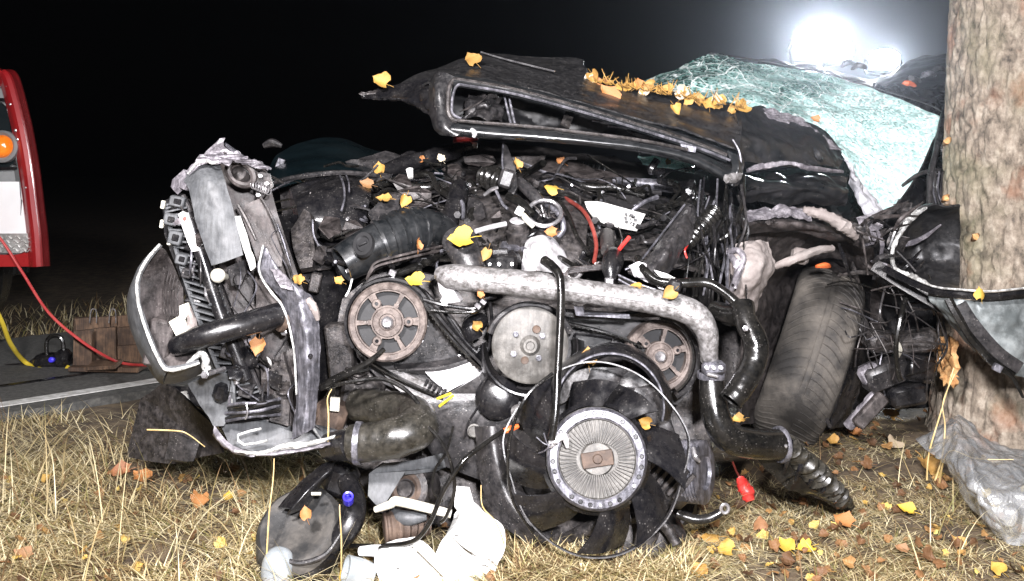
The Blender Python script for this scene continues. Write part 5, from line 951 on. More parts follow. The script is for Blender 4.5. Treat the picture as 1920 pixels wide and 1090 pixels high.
# ------------------------------------------------------------------ windscreen and the cabin behind
def cabin():
    ws = part('windscreen', patch([
        [(1190, 158, 3.25), (1260, 122, 3.3), (1330, 100, 3.32), (1420, 114, 3.32), (1520, 132, 3.3), (1640, 166, 3.22), (1768, 212, 3.06)],
        [(1205, 168, 3.12), (1280, 148, 3.14), (1350, 140, 3.14), (1430, 155, 3.12), (1530, 182, 3.08), (1640, 226, 3.02), (1748, 268, 2.96)],
        [(1225, 178, 3.02), (1300, 176, 3.02), (1370, 180, 3.0), (1445, 196, 2.96), (1540, 236, 2.92), (1630, 290, 2.88), (1718, 332, 2.86)],
        [(1235, 186, 2.96), (1310, 190, 2.96), (1390, 205, 2.92), (1470, 228, 2.88), (1560, 276, 2.82), (1610, 340, 2.78), (1664, 408, 2.76)]], 110, 70, .005, .014, 4, 8, fine=.001), MATS['cracked_glass'])
    part('glass_edge', T([(1330, 100, 3.31), (1420, 113, 3.31), (1520, 131, 3.29), (1640, 165, 3.21), (1768, 211, 3.05), (1748, 268, 2.95), (1718, 332, 2.85), (1664, 408, 2.75)], 1.6, n=5, sub=8), plastic2, ws)
    part('plastic_interlayer', patch([[(1584, 292, 2.76), (1600, 310, 2.74), (1625, 350, 2.74), (1660, 395, 2.74)], [(1592, 320, 2.73), (1604, 340, 2.71), (1625, 375, 2.71), (1662, 415, 2.72)], [(1590, 345, 2.74), (1610, 385, 2.72), (1632, 420, 2.72), (1655, 440, 2.72)]], 24, 22, .002, .01, 22, 2), fabric, ws)
    part('roof', patch([[(1425, 108, 4.3), (1520, 122, 4.35), (1640, 146, 4.35), (1710, 110, 4.3), (1800, 96, 4.2)], [(1420, 116, 4.0), (1520, 130, 4.0), (1640, 154, 3.95), (1720, 136, 3.9), (1800, 122, 3.8)], [(1430, 124, 3.7), (1530, 138, 3.68), (1640, 164, 3.62), (1740, 178, 3.55), (1810, 180, 3.5)]], 40, 20, .01, .014, 6, 3), paint)
    part('dashboard', patch([[(1640, 150, 3.4), (1720, 160, 3.4), (1800, 150, 3.4)], [(1650, 200, 3.2), (1720, 215, 3.2), (1800, 220, 3.2)], [(1690, 320, 3.2), (1740, 340, 3.1), (1800, 350, 3.0)], [(1640, 440, 3.0), (1720, 440, 2.95), (1800, 440, 2.9)]], 26, 26, .01, .03, 8, 5), plastic)
    part('door_pillar', T([(1768, 215, 3.0), (1755, 285, 2.9), (1745, 330, 2.84), (1742, 385, 2.8)], [5, 6, 6, 5], n=10, lump=.2), plastic2)
    part('pillar_trim', T([(1790, 130, 3.0), (1776, 200, 2.95), (1762, 262, 2.9)], [8, 8, 6], n=10), plastic)
    part('cross_stay', T([(1690, 350, 2.84), (1725, 326, 2.85), (1768, 318, 2.88)], [3, 4, 3], n=7), plastic2)
    for k in range(5): part('cabin_wire', T([(1740 + k * 7, 322, 2.84), (1744 + k * 5, 350 + k * 3, 2.82), (1750 + k * 6, 386, 2.8)], 1.6, n=5), steel if k % 2 else plastic2)
    for x, y, m in ((1702, 158, orangep), (1712, 150, plastic2), (1760, 130, plastic2), (1740, 140, steel), (1610, 125, dmetal), (1590, 120, steel)): part('roof_debris', T([(x - 14, y + 6, 3.5), (x, y - 3, 3.48), (x + 14, y + 3, 3.5)], [2, 6, 3], n=7, lump=.6), m)
    part('body_shell', plate([(1380, 330, 2.95), (1600, 300, 3.0), (1790, 330, 2.95), (1800, 760, 2.9), (1400, 780, 2.9)], .03, .08, .03, 6, 3), plastic)
cabin()
# ------------------------------------------------------------------ front wheel, wheel arch and torn side at the right
def wheel():
    c = P(1513, 668, 2.74); ax = Vector((.92, -.25, -.31)).normalized(); up = Vector((-.12, .42, .9)); M = frame(c, ax, up)
    # in this frame x runs along the tyre's circle, z across the tread
    r, w = .232, .082
    pr = [(r * .62, -w * .8), (r * .7, -w * 1.02), (r * .84, -w * 1.06), (r * .91, -w * .98), (r * .955, -w * .82), (r * .985, -w * .55), (r, -w * .2), (r, w * .2), (r * .985, w * .55), (r * .955, w * .82), (r * .91, w * .98), (r * .84, w * 1.06), (r * .7, w * 1.02), (r * .62, w * .8)]
    wh = part('front_wheel', lathe(pr, M, 72, wob=.02), tyre_m)
    VF = []
    for k in range(64):                                     # curved directional tread blocks
        a = 2 * math.pi * (k + rnd.uniform(-.12, .12)) / 64
        for sd in (-1, 1):
            pts = [M @ Vector((r * q * math.cos(a + t * t * .2), r * q * math.sin(a + t * t * .2), sd * (w * .08 + w * .86 * t))) for t, q in ((0, 1.0), (.3, .998), (.6, .983), (.85, .955), (1, .92))]
            VF.append(tube(pts, [.0012, .0018, .0022, .0024, .0016], n=5, sub=2))
    o = part('tread_blocks', join(*VF), tyre_m, wh); o['kind'] = 'stuff'
    for q in (-.09, .09): part('tread_groove', lathe([(r * 1.0, w * q - .003), (r * 1.006, w * q), (r * 1.0, w * q + .003)], M, 72), tyre_m, wh)
    part('wheel_rim', lathe([(0, w * .5), (r * .3, w * .55), (r * .5, w * .4), (r * .6, w * .8), (r * .66, w * .95)], M, 40), dmetal, wh)
    part('wheel_rim', lathe([(r * .2, -w * .3), (r * .55, -w * .4), (r * .66, -w * .95)], M, 40), dmetal, wh)
    part('mud_flap', patch([[(1598, 560, 2.62), (1612, 540, 2.66), (1636, 550, 2.72)], [(1590, 640, 2.6), (1606, 640, 2.6), (1632, 650, 2.66)], [(1552, 720, 2.58), (1580, 730, 2.56), (1612, 740, 2.62)], [(1548, 800, 2.6), (1560, 805, 2.58), (1590, 800, 2.62)]], 14, 30, .006, .008, 12, 2), plastic)
    part('flap_edge', T([(1600, 580, 2.58), (1582, 650, 2.56), (1556, 715, 2.54), (1544, 765, 2.54), (1556, 800, 2.56)], [3, 3, 5, 5, 4], n=7, sub=8), plastic2)
    part('flap_disc', lathe([(0, .006), (.02, .005), (.026, 0)], frame(P(1610, 610, 2.58), (.1, -1, .1)), 20), plastic2)
wheel()
def arch():
    part('strut_boot', patch([[(1356, 468, 2.12), (1385, 455, 2.1), (1425, 448, 2.12), (1444, 452, 2.16)], [(1358, 500, 2.1), (1390, 495, 2.04), (1430, 490, 2.06), (1452, 492, 2.12)], [(1362, 545, 2.12), (1390, 550, 2.06), (1425, 540, 2.08), (1442, 530, 2.14)], [(1362, 590, 2.16), (1388, 600, 2.12), (1410, 590, 2.12), (1424, 570, 2.18)]], 24, 28, .01, .007, 18, 4), beige)
    part('boot_tear', T([(1362, 474, 2.08), (1384, 470, 2.06), (1394, 488, 2.04), (1380, 520, 2.04), (1366, 560, 2.08)], [4, 6, 5, 6, 4], n=8, sub=8, lump=.4), lavender)
    part('boot_tear', T([(1370, 480, 2.07), (1384, 500, 2.045), (1378, 540, 2.05)], [5, 8, 4], n=8, sub=8, lump=.5), white_p if False else lavender)
    part('arch_liner', patch([[(1400, 430, 2.4), (1480, 440, 2.5), (1560, 440, 2.6), (1640, 450, 2.65)], [(1400, 520, 2.4), (1450, 500, 2.55), (1540, 470, 2.7), (1640, 500, 2.75)], [(1400, 660, 2.45), (1440, 620, 2.6), (1540, 560, 2.95), (1650, 600, 2.85)], [(1390, 800, 2.5), (1430, 790, 2.7), (1540, 760, 2.95), (1650, 740, 2.9)]], 30, 30, .01, .015, 9, 2), bmetal)
    # crumpled inner-wing sheets
    for k, rows in enumerate((
        [[(1390, 400, 2.3), (1450, 390, 2.38), (1520, 392, 2.44), (1600, 420, 2.5)], [(1390, 424, 2.24), (1450, 416, 2.3), (1530, 425, 2.36), (1610, 450, 2.44)], [(1392, 446, 2.3), (1450, 440, 2.36), (1540, 450, 2.42), (1620, 470, 2.48)]],
        [[(1388, 330, 2.32), (1450, 320, 2.4), (1540, 318, 2.46), (1592, 330, 2.5)], [(1388, 355, 2.25), (1450, 350, 2.3), (1540, 352, 2.36), (1594, 360, 2.42)], [(1390, 385, 2.3), (1450, 384, 2.36), (1540, 390, 2.42), (1590, 392, 2.46)]])):
        part('crumpled_inner_wing', patch(rows, 44, 20, .004, .014, 8, 6 + k), (bmetal, paint)[k])
    part('pale_fold', patch([[(1400, 392, 2.3), (1470, 384, 2.34), (1520, 390, 2.36)], [(1400, 412, 2.26), (1470, 402, 2.29), (1524, 410, 2.32)]], 20, 8, .003, .008, 22, 3), lavender)
    part('pink_rail', T([(1506, 394, 2.34), (1540, 402, 2.33), (1580, 422, 2.34), (1606, 446, 2.36)], [7, 10, 12, 6], n=12, sub=10, lump=.5), beige)
    part('rail_bar', T([(1452, 500, 2.3), (1490, 486, 2.3), (1530, 470, 2.34), (1560, 466, 2.38)], [6, 9, 8, 6], n=10, lump=.3), beige)
    part('rail_cap', B(1500, 480, 2.36, 30, 30, 30, 10, bev=.2), beige); part('orange_cap', T([(1530, 500, 2.46), (1548, 498, 2.47), (1556, 500, 2.48)], [3, 6, 3], n=7), orangep)
    part('arch_strip', T([(1402, 320, 2.26), (1430, 312, 2.28), (1480, 306, 2.3), (1520, 316, 2.32), (1580, 322, 2.4)], [4, 6, 4, 5, 3], n=8, sub=10, lump=.5), lavender)
    for k in range(26):
        x, y = rnd.uniform(1570, 1680), rnd.uniform(400, 520); a = rnd.uniform(-1, 1.6); L = rnd.uniform(30, 100); d = rnd.uniform(2.36, 2.6)
        part('torn_strip', T([(x, y, d), (x + L * .4 * math.cos(a) + rnd.uniform(-10, 10), y + L * .4 * math.sin(a) + rnd.uniform(-8, 8), d - .03), (x + L * math.cos(a), y + L * math.sin(a), d)], [rnd.uniform(1.5, 3), rnd.uniform(2, 5.5), 1.5], n=6, sub=6, lump=.4), rnd.choice([dmetal, bmetal, lavender, plastic2, plastic]))
    for k in range(7):
        x, y = rnd.uniform(1590, 1690), rnd.uniform(380, 520)
        part('torn_scrap', plate([(x + rnd.uniform(-30, -5), y + rnd.uniform(-26, 0), 2.5), (x + rnd.uniform(5, 34), y + rnd.uniform(-26, 0), 2.48), (x + rnd.uniform(5, 30), y + rnd.uniform(4, 30), 2.46), (x + rnd.uniform(-28, 0), y + rnd.uniform(4, 30), 2.5)], .003, .014, .01, 24, k, .003), rnd.choice([lavender, bmetal, plastic2, dmetal]))
    for k in range(40):
        x, y = rnd.uniform(1598, 1765), rnd.uniform(540, 690); a = rnd.choice([rnd.uniform(-.5, .6), rnd.uniform(1.1, 1.9)]); L = rnd.uniform(40, 120); d = rnd.uniform(2.4, 2.58)
        part('loose_cable', T([(x - L * .5 * math.cos(a), y - L * .5 * math.sin(a), d), (x + rnd.uniform(-14, 14), y + rnd.uniform(-14, 14), d - .03), (x + L * .5 * math.cos(a), y + L * .5 * math.sin(a), d)], rnd.choice([.9, 1.2, 1.6, 2.4]), n=5, sub=6), rnd.choice([plastic2, rubber, steel, bmetal, dmetal]))
    part('hanging_strap', T([(1698, 560, 2.4), (1688, 600, 2.38), (1680, 650, 2.38), (1684, 700, 2.4), (1690, 715, 2.4)], 5, n=8, sub=8), rubber)
    for x, y, w, h, rz, m in ((1660, 700, 90, 50, -18, plastic2), (1720, 690, 60, 50, 10, plastic), (1630, 700, 40, 36, -30, lavender), (1700, 740, 70, 40, -10, plastic), (1650, 640, 60, 40, 12, dmetal), (1720, 640, 70, 40, -12, dmetal)):
        part('crushed_module', B(x, y, 2.56, w, h, 40, rz, rnd.uniform(-20, 20), rnd.uniform(-20, 20), bev=.2), m)
    part('clear_lens_bit', T([(1680, 640, 2.42), (1684, 655, 2.42), (1682, 670, 2.43)], [5, 8, 4], n=8), cream)
    # torn wing shell beside the trunk
    sh = part('torn_wing', patch([[(1672, 470, 2.42), (1690, 430, 2.42), (1716, 402, 2.42), (1738, 390, 2.42), (1800, 392, 2.44)], [(1684, 490, 2.6), (1700, 450, 2.62), (1720, 420, 2.62), (1742, 410, 2.62), (1800, 410, 2.62)], [(1690, 510, 2.6), (1710, 500, 2.64), (1735, 500, 2.64), (1760, 500, 2.64), (1800, 500, 2.62)], [(1676, 510, 2.42), (1696, 520, 2.42), (1720, 528, 2.42), (1756, 535, 2.42), (1800, 548, 2.42)]], 36, 30, .004, .009, 9, 3), dusty)
    part('bare_edge', T([(1738, 390, 2.41), (1716, 402, 2.405), (1692, 430, 2.4), (1674, 468, 2.4), (1676, 500, 2.4), (1694, 514, 2.4), (1716, 522, 2.39), (1745, 536, 2.36)], [2, 6, 5, 4, 4, 6, 7, 3], n=8, sub=10, lump=.5), edge_w, sh)
    part('shell_strut', T([(1680, 470, 2.42), (1700, 490, 2.4), (1718, 510, 2.38)], 2, n=5), plastic2, sh)
    # door skin wrapped round the trunk, with rubber trims
    dk = part('door_skin', patch([[(1735, 540, 2.3), (1790, 560, 2.21), (1850, 562, 2.2), (1930, 556, 2.24), (2060, 556, 2.4)], [(1745, 570, 2.28), (1800, 600, 2.2), (1860, 600, 2.19), (1940, 600, 2.23), (2060, 600, 2.4)], [(1770, 600, 2.3), (1830, 640, 2.21), (1880, 655, 2.2), (1950, 660, 2.24), (2060, 670, 2.4)], [(1800, 630, 2.32), (1850, 676, 2.22), (1892, 700, 2.21), (1960, 715, 2.25), (2060, 720, 2.4)]], 44, 30, .004, .007, 13, 5), silverp)
    part('door_top_trim', sweep([P(1660, 505, 2.36), P(1700, 525, 2.3), P(1750, 545, 2.24), P(1800, 552, 2.19), P(1860, 556, 2.18), P(1940, 548, 2.22), P(2040, 548, 2.36)], [(-.012, -.006), (.004, -.008), (.008, 0), (.004, .008), (-.012, .006)], (0, -1, 0)), plastic, dk)
    part('trim_line', T([(1700, 516, 2.29), (1750, 537, 2.225), (1800, 543, 2.175), (1860, 546, 2.165), (1940, 538, 2.2)], 2, n=6, sub=8), edge_w, dk)
    part('rubber_trim', sweep([P(1778, 560, 2.19), P(1800, 600, 2.18), P(1826, 640, 2.18), P(1862, 680, 2.19), P(1900, 702, 2.2)], [(-.006, -.008), (.003, -.008), (.006, 0), (.003, .008), (-.006, .008)], (0, -1, 0)), rubber, dk)
    part('wide_trim', sweep([P(1800, 570, 2.185), P(1826, 610, 2.178), P(1870, 660, 2.18), P(1912, 690, 2.19)], [(-.004, -.013), (.003, -.013), (.004, 0), (.003, .013), (-.004, .013)], (0, -1, 0)), plastic2, dk)
    part('trim_clip', B(1870, 690, 2.17, 16, 14, 10, 30), steel, dk)
    part('trim_tail', T([(1880, 690, 2.19), (1900, 710, 2.2), (1918, 745, 2.22)], [5, 4, 3], n=7), rubber, dk)
    part('side_rail', sweep([P(1640, 498, 2.42), P(1690, 530, 2.38), P(1750, 565, 2.34), P(1790, 590, 2.3)], [(-.01, -.014), (.006, -.014), (.008, 0), (.006, .014), (-.01, .014)], (0, -1, 0)), plastic2)
    part('loose_board', B(1632, 770, 2.5, 76, 26, 18, -48, bev=.2), bmetal)
arch()
# ================================================================== tree
def tree():
    t = thing('roadside_tree', (1.37, 2.72, 0), 'thick rough-barked tree trunk at the right edge that stopped the car', 'tree')
    V, Fc = [], []; n, m = 300, 330; Ht = 5.2
    for j in range(m):
        u = j / (m - 1); z = -.06 + (1.75 * u if u < .85 else 1.4875 + (u - .85) / .15 * 3.7)
        cx = 1.37 + .03 * z - .0 * z * z; cy = 2.72 + .02 * z; r = .255 - .012 * z + .022 * math.exp(-max(z, 0) * 9)
        for i in range(n):
            a = 2 * math.pi * i / n; ca, sa = math.cos(a), math.sin(a)
            q = r * (1 + .03 * noise.noise(Vector((ca * 1.5, sa * 1.5, z * .8))) + .02 * math.exp(-max(z, 0) * 5) * math.sin(a * 5 + 1))
            p = Vector((ca * 7, sa * 7, z * 6.5)); e = noise.voronoi(Vector((ca * 8 + .5 * noise.noise(p), sa * 8 + .5 * noise.noise(p + Vector((3, 1, 2))), z * 10 + .6 * noise.noise(p * 1.3))))[0]
            cr = min(1, (e[1] - e[0]) * 2.2)
            q += -.011 * (1 - cr) ** 4 + .005 * fract(Vector((ca * 9, sa * 9, z * 16)), 4) + .003 * noise.voronoi(Vector((ca * 14, sa * 14, z * 30)))[0][0]
            V.append((cx + q * ca, cy + q * sa, z))
    for j in range(m - 1):
        for i in range(n): Fc.append((j * n + i, j * n + (i + 1) % n, (j + 1) * n + (i + 1) % n, (j + 1) * n + i))
    tr = mk('trunk', (V, Fc), bark_m, t, angle=0)
    fresh = mat('fresh_torn_wood', (.35, .17, .06), (.55, .33, .14), .7, .8, scale=40, bump=.5, bscale=90)
    mk('bark_wound', plate([(1764, 640, 2.62), (1776, 630, 2.54), (1792, 640, 2.5), (1796, 690, 2.49), (1790, 720, 2.49), (1770, 716, 2.53), (1762, 690, 2.6)], .012, .012, .008, 30, 2, .006), fresh, tr)
    for x, y in ((1775, 265), (1772, 372), (1828, 445)): mk('bark_splinter', T([(x - 5, y + 6, 2.55), (x + 1, y, 2.5 if x < 1800 else 2.44), (x + 7, y - 6, 2.52)], [3, 6, 2], n=7, lump=.7), fresh, tr)
    # limbs and crown high above the frame, out of the lamps' reach
    brs = []
    for k in range(7):
        a = k * .95 + .4; z0 = 3.2 + .28 * k; b0 = Vector((1.37 + .03 * z0, 2.72 + .02 * z0, z0)); dr = Vector((math.cos(a), math.sin(a), .75))
        brs.append(tube([b0, b0 + dr * .6, b0 + dr * 1.3 + Vector((0, 0, .2)), b0 + dr * 2.0 + Vector((0, 0, .5))], [.09, .06, .04, .02], n=9))
        mk('limb', brs[-1], bark_m, t)
    leafy = mat('tree_leaves', (.09, .08, .02), (.22, .16, .03), .6, .8, scale=3, bump=0)
    rng = np.random.default_rng(5); V, Fc = [], []
    for k in range(5200):
        b = rng.normal(size=3); b /= np.linalg.norm(b); q = np.array([1.45, 2.8, 5.6]) + b * rng.uniform(.5, 1) ** .4 * np.array([2.3, 2.3, 1.9]) * (.8 + .3 * noise.noise(Vector(b * 2.3)))
        u, v = rng.normal(size=3), rng.normal(size=3); u /= np.linalg.norm(u); v -= u * v.dot(u); v /= np.linalg.norm(v); s = rng.uniform(.03, .055); i = len(V)
        V += [tuple(q - u * s), tuple(q + v * s * .6), tuple(q + u * s), tuple(q - v * s * .6)]; Fc.append((i, i + 1, i + 2, i + 3))
    mk('crown', (V, Fc), leafy, t, smooth=False)
tree()
# ================================================================== loose debris on the grass
def debris():
    h = thing('air_filter_housing', G(575, 1072), 'round black plastic filter housing with dusty lid lying in the grass', 'car part')
    M = frame(P(560, 990, 1.86), (-.12, -.62, .78))
    mk('lid', lathe([(0, .004), (.045, .006), (.056, .012), (.066, .012), (.074, .004), (.078, -.01)], M @ Matrix.Diagonal((1, 1.1, 1, 1)), 48, wob=.04), MATS['dusty_lid'], h)
    mk('base', lathe([(.074, -.008), (.082, -.02), (.08, -.05), (.06, -.075), (0, -.075)], M @ Matrix.Diagonal((1, 1.08, 1, 1)), 48, wob=.06), plastic, h)
    mk('rim_clip', T([(516, 1040, 1.8), (560, 1056, 1.79), (610, 1040, 1.79), (640, 1000, 1.8)], [4, 5, 5, 3], n=8, sub=8), plastic2, h)
    mk('side_duct', T([(620, 1030, 1.84), (655, 985, 1.85), (664, 940, 1.88), (650, 900, 1.92)], [20, 24, 22, 18], n=16), plastic, h)
    mk('snorkel', patch([[(520, 950, 1.86), (560, 905, 1.88), (600, 872, 1.9), (625, 862, 1.9)], [(545, 955, 1.83), (575, 920, 1.84), (605, 892, 1.86), (622, 878, 1.87)], [(540, 968, 1.84), (580, 945, 1.85), (606, 905, 1.87), (625, 885, 1.88)]], 24, 12, .004, .002, 18), plastic, h)
    mk('duct_block', B(640, 900, 1.94, 60, 60, 50, 20, bev=.25), plastic, h)
    mk('white_peg', T([(584, 926, 1.835), (602, 926, 1.835)], 3, n=6), cream, h)
    c = mk('blue_hose_cap', lathe([(.006, .0), (.006, .012), (.009, .013), (.0095, 0), (.009, -.012), (0, -.012)], frame(P(653, 936, 1.815), (.1, -.8, .6)), 20), blue); meta(c, 'small bright blue cap beside the black filter housing', 'cap')
    # pale plastic cup at the bottom left
    cup = mk('plastic_cup', lathe([(0, .04), (.012, .038), (.022, .03), (.028, .016), (.03, -.01)], frame(P(522, 1066, 1.81), (.1, -.45, .9)), 26, wob=.06), MATS['milky_plastic']); meta(cup, 'small milky plastic bowl half hidden in grass under the filter housing', 'container')
    # white coolant tank, broken, overexposed
    w = thing('coolant_tank', G(825, 1080), 'broken white plastic coolant tank lying in the grass below the engine', 'car part')
    mk('tank_half', patch([[(702, 1024, 1.85), (740, 1012, 1.84), (778, 1004, 1.85)], [(702, 1034, 1.815), (742, 1024, 1.81), (798, 1018, 1.81)], [(702, 1060, 1.795), (750, 1055, 1.79), (818, 1046, 1.79)], [(714, 1108, 1.79), (760, 1112, 1.775), (822, 1108, 1.78)]], 24, 24, .01, .005, 16, 2), white_p, w)
    mk('tank_half', patch([[(850, 964, 1.88), (872, 936, 1.88), (892, 946, 1.88)], [(838, 1000, 1.835), (872, 972, 1.84), (934, 982, 1.845)], [(814, 1036, 1.8), (872, 1014, 1.805), (946, 1000, 1.825)], [(806, 1062, 1.785), (880, 1060, 1.785), (946, 1036, 1.81)], [(820, 1108, 1.79), (880, 1110, 1.78), (928, 1082, 1.81)]], 28, 30, .01, .006, 14, 4), white_p, w)
    mk('tank_rib', T([(846, 1002, 1.805), (880, 1030, 1.768), (920, 1046, 1.785)], 3, n=8), white_p, w)
    for x, y in ((850, 1006), (858, 1044), (902, 1062), (740, 1068)): mk('tank_scuff', T([(x, y, 1.77), (x + 6, y - 2, 1.768), (x + 12, y + 1, 1.772)], [.6, 1.2, .6], n=5), dmetal, w)
    mk('tank_seam', T([(775, 1022, 1.775), (800, 1046, 1.765), (832, 1078, 1.76)], 3.2, n=7), cream, w)
    mk('tank_neck', T([(676, 1034, 1.83), (700, 1033, 1.82), (712, 1034, 1.815)], [9, 11, 12], n=16, hollow=.15), white_p, w)
    mk('tank_shoulder', plate([(854, 912, 1.9), (880, 914, 1.9), (890, 946, 1.87), (868, 940, 1.87), (852, 950, 1.87)], .02, .02, .002, 20), white_p, w)
    b = mk('clear_cup', lathe([(.0, .0), (.018, .002), (.022, .02), (.024, .05), (.0225, .05), (.021, .02)], frame(P(700, 1078, 1.8), (-.85, -.3, .3)), 24, wob=.06), MATS['milky_plastic']); meta(b, 'crumpled clear plastic cup in the grass left of the white tank', 'container')
    # red connector
    rc = thing('red_connector', G(1400, 925), 'red plastic connector lying on the litter right of the fan', 'connector')
    mk('shell', T([(1388, 896, 2.2), (1394, 910, 2.19), (1402, 926, 2.18), (1406, 936, 2.18)], [8, 12, 13, 10], n=12, lump=.3), redpl, rc)
    mk('lead', T([(1374, 866, 2.2), (1380, 882, 2.2), (1388, 897, 2.2)], 2, n=5), brownw, rc)
    # short stick beside the wheel
    s = mk('weathered_stick', T([(1590, 800, 2.55), (1618, 772, 2.53), (1644, 742, 2.52)], [10, 13, 12], n=10, lump=.25), lavender); meta(s, 'short grey weathered stick leaning behind the wheel', 'stick')
    pc = mk('paper_scrap', plate([(1656, 895, 2.38), (1690, 892, 2.4), (1712, 900, 2.41), (1700, 914, 2.36), (1668, 912, 2.34)], .002, .012, .006, 30, 3), fabric); meta(pc, 'pale torn scrap on the litter left of the clear sheet', 'scrap')
    # clear plastic sheet at the right edge
    bag = mk('plastic_sheet', patch([
        [(1718, 826, 2.34), (1752, 800, 2.36), (1790, 774, 2.38), (1822, 796, 2.4), (1880, 836, 2.42), (1960, 850, 2.42), (2080, 860, 2.42)],
        [(1738, 846, 2.24), (1766, 826, 2.2), (1796, 808, 2.16), (1838, 838, 2.16), (1890, 858, 2.16), (1960, 866, 2.16), (2080, 876, 2.2)],
        [(1768, 880, 2.16), (1790, 880, 2.06), (1818, 874, 2.0), (1850, 890, 1.99), (1900, 896, 1.98), (1970, 900, 2.0), (2080, 910, 2.1)],
        [(1804, 930, 2.12), (1825, 945, 1.98), (1850, 948, 1.94), (1880, 950, 1.93), (1915, 950, 1.925), (1970, 954, 1.94), (2080, 960, 2.05)],
        [(1828, 972, 2.1), (1850, 1000, 2.0), (1880, 1020, 1.945), (1905, 1026, 1.93), (1930, 1028, 1.925), (1980, 1030, 1.93), (2080, 1028, 1.97)]], 110, 90, .0008, .014, 11, 6, fine=.002), MATS['clear_film'])
    meta(bag, 'crumpled clear plastic sheet lying at the foot of the tree', 'plastic sheet')
mat('dusty_lid', (.018, .018, .018), (.1, .09, .078), .5, .8, scale=14, bump=.2, bscale=80, lo=.4, hi=.7)
mat('milky_plastic', (.2, .22, .23), (.3, .32, .33), .3, .4, scale=20, bump=.1)
debris()
# ================================================================== fallen leaves
def leaf_mesh(seed, lobed=False, curl=.25):
    rg = random.Random(seed); n = 9; ax_, lean = rg.uniform(.75, 1.15), rg.uniform(-.25, .25); V, Fc = [(0, -.55, .0)], []
    L = []
    for i in range(n):
        t = i / (n - 1); w = .46 * math.sin(math.pi * min(1, t * .93 + .1)) ** .8 * (1.25 - .6 * t) + .02
        if lobed: w *= 1 + .14 * math.sin(t * 17 + seed)
        y = -.42 + .95 * t; L.append((w, y))
    for i, (w, y) in enumerate(L):
        for k in (-1, -.5, 0, .5, 1):
            x = w * k * ax_ * (1 + rg.uniform(-.05, .05)) + lean * y * y; z = curl * (x * x * 1.6 + .35 * y * y) + .09 * rg.uniform(-1, 1) * abs(k)
            yy = y - (.14 * abs(k) ** 2 if i < 2 else .05 * abs(k)); V.append((x, yy, z))
    for i in range(n - 1):
        for k in range(4): a = 1 + i * 5 + k; Fc.append((a, a + 1, a + 6, a + 5))
    b = len(V)                                                   # stalk
    for (x, y, z) in ((0, -.4, .04), (.02, -.65, .08), (.06, -.9, .03)):
        V += [(x - .018, y, z), (x + .018, y, z), (x, y, z + .03)]
    for i in range(2):
        for q in range(3): Fc.append((b + i * 3 + q, b + i * 3 + (q + 1) % 3, b + i * 3 + 3 + (q + 1) % 3, b + i * 3 + 3 + q))
    V.pop(0); Fc = [tuple(q - 1 for q in f) for f in Fc]
    return V, Fc
def leaf_mat(name, a, b_):
    m = mat(name, a, b_, .45, .7, scale=60, bump=.3, bscale=120, speck=.5, speck_col=(.08, .04, .02))
    n = m.node_tree.nodes; l = m.node_tree.links; bs = n['Principled BSDF']; src = bs.inputs['Base Color'].links[0].from_socket
    oi = n.new('ShaderNodeObjectInfo'); r = n.new('ShaderNodeMapRange'); r.inputs[3].default_value = 0; r.inputs[4].default_value = .55; l.new(oi.outputs['Random'], r.inputs[0])
    mx = n.new('ShaderNodeMixRGB'); mx.inputs[2].default_value = (.2, .11, .04, 1); l.new(r.outputs[0], mx.inputs[0]); l.new(src, mx.inputs[1]); l.new(mx.outputs[0], bs.inputs['Base Color'])
    return m
LM = {'yellow': leaf_mat('yellow_leaf', (.42, .26, .02), (.64, .43, .05)), 'gold': leaf_mat('golden_leaf', (.28, .145, .03), (.47, .28, .06)), 'orange': leaf_mat('orange_leaf', (.27, .1, .028), (.4, .17, .05)),
      'brown': leaf_mat('brown_leaf', (.15, .07, .03), (.3, .15, .07)), 'red': leaf_mat('red_brown_leaf', (.2, .05, .025), (.32, .1, .05)), 'pale': leaf_mat('pale_leaf', (.45, .4, .3), (.6, .52, .4))}
LMESH = {}
def leaf_data(shape, col):
    if (shape, col) not in LMESH:
        V, Fc = leaf_mesh(shape, shape % 5 == 3, (.4, .8, -.6, .6, 1.2)[shape % 5] * 1.3); me = bpy.data.meshes.new('leaf'); me.from_pydata(V, [], Fc); me.shade_smooth(); me.materials.append(LM[col]); LMESH[(shape, col)] = me
    return LMESH[(shape, col)]
def leaf(pos, size, col, nrm, spin, shape=0, label=None, group=None):
    shape = shape + 5 * rl.randrange(4)
    o = bpy.data.objects.new('fallen_leaf', leaf_data(shape, col)); C.objects.link(o)
    M = frame(pos, nrm) @ Matrix.Rotation(R(spin), 4, 'Z') @ Matrix.Scale(size, 4); o.matrix_world = M
    return meta(o, label, 'leaf', group)
FACE = (0, -1, .55)
rl = random.Random(4)
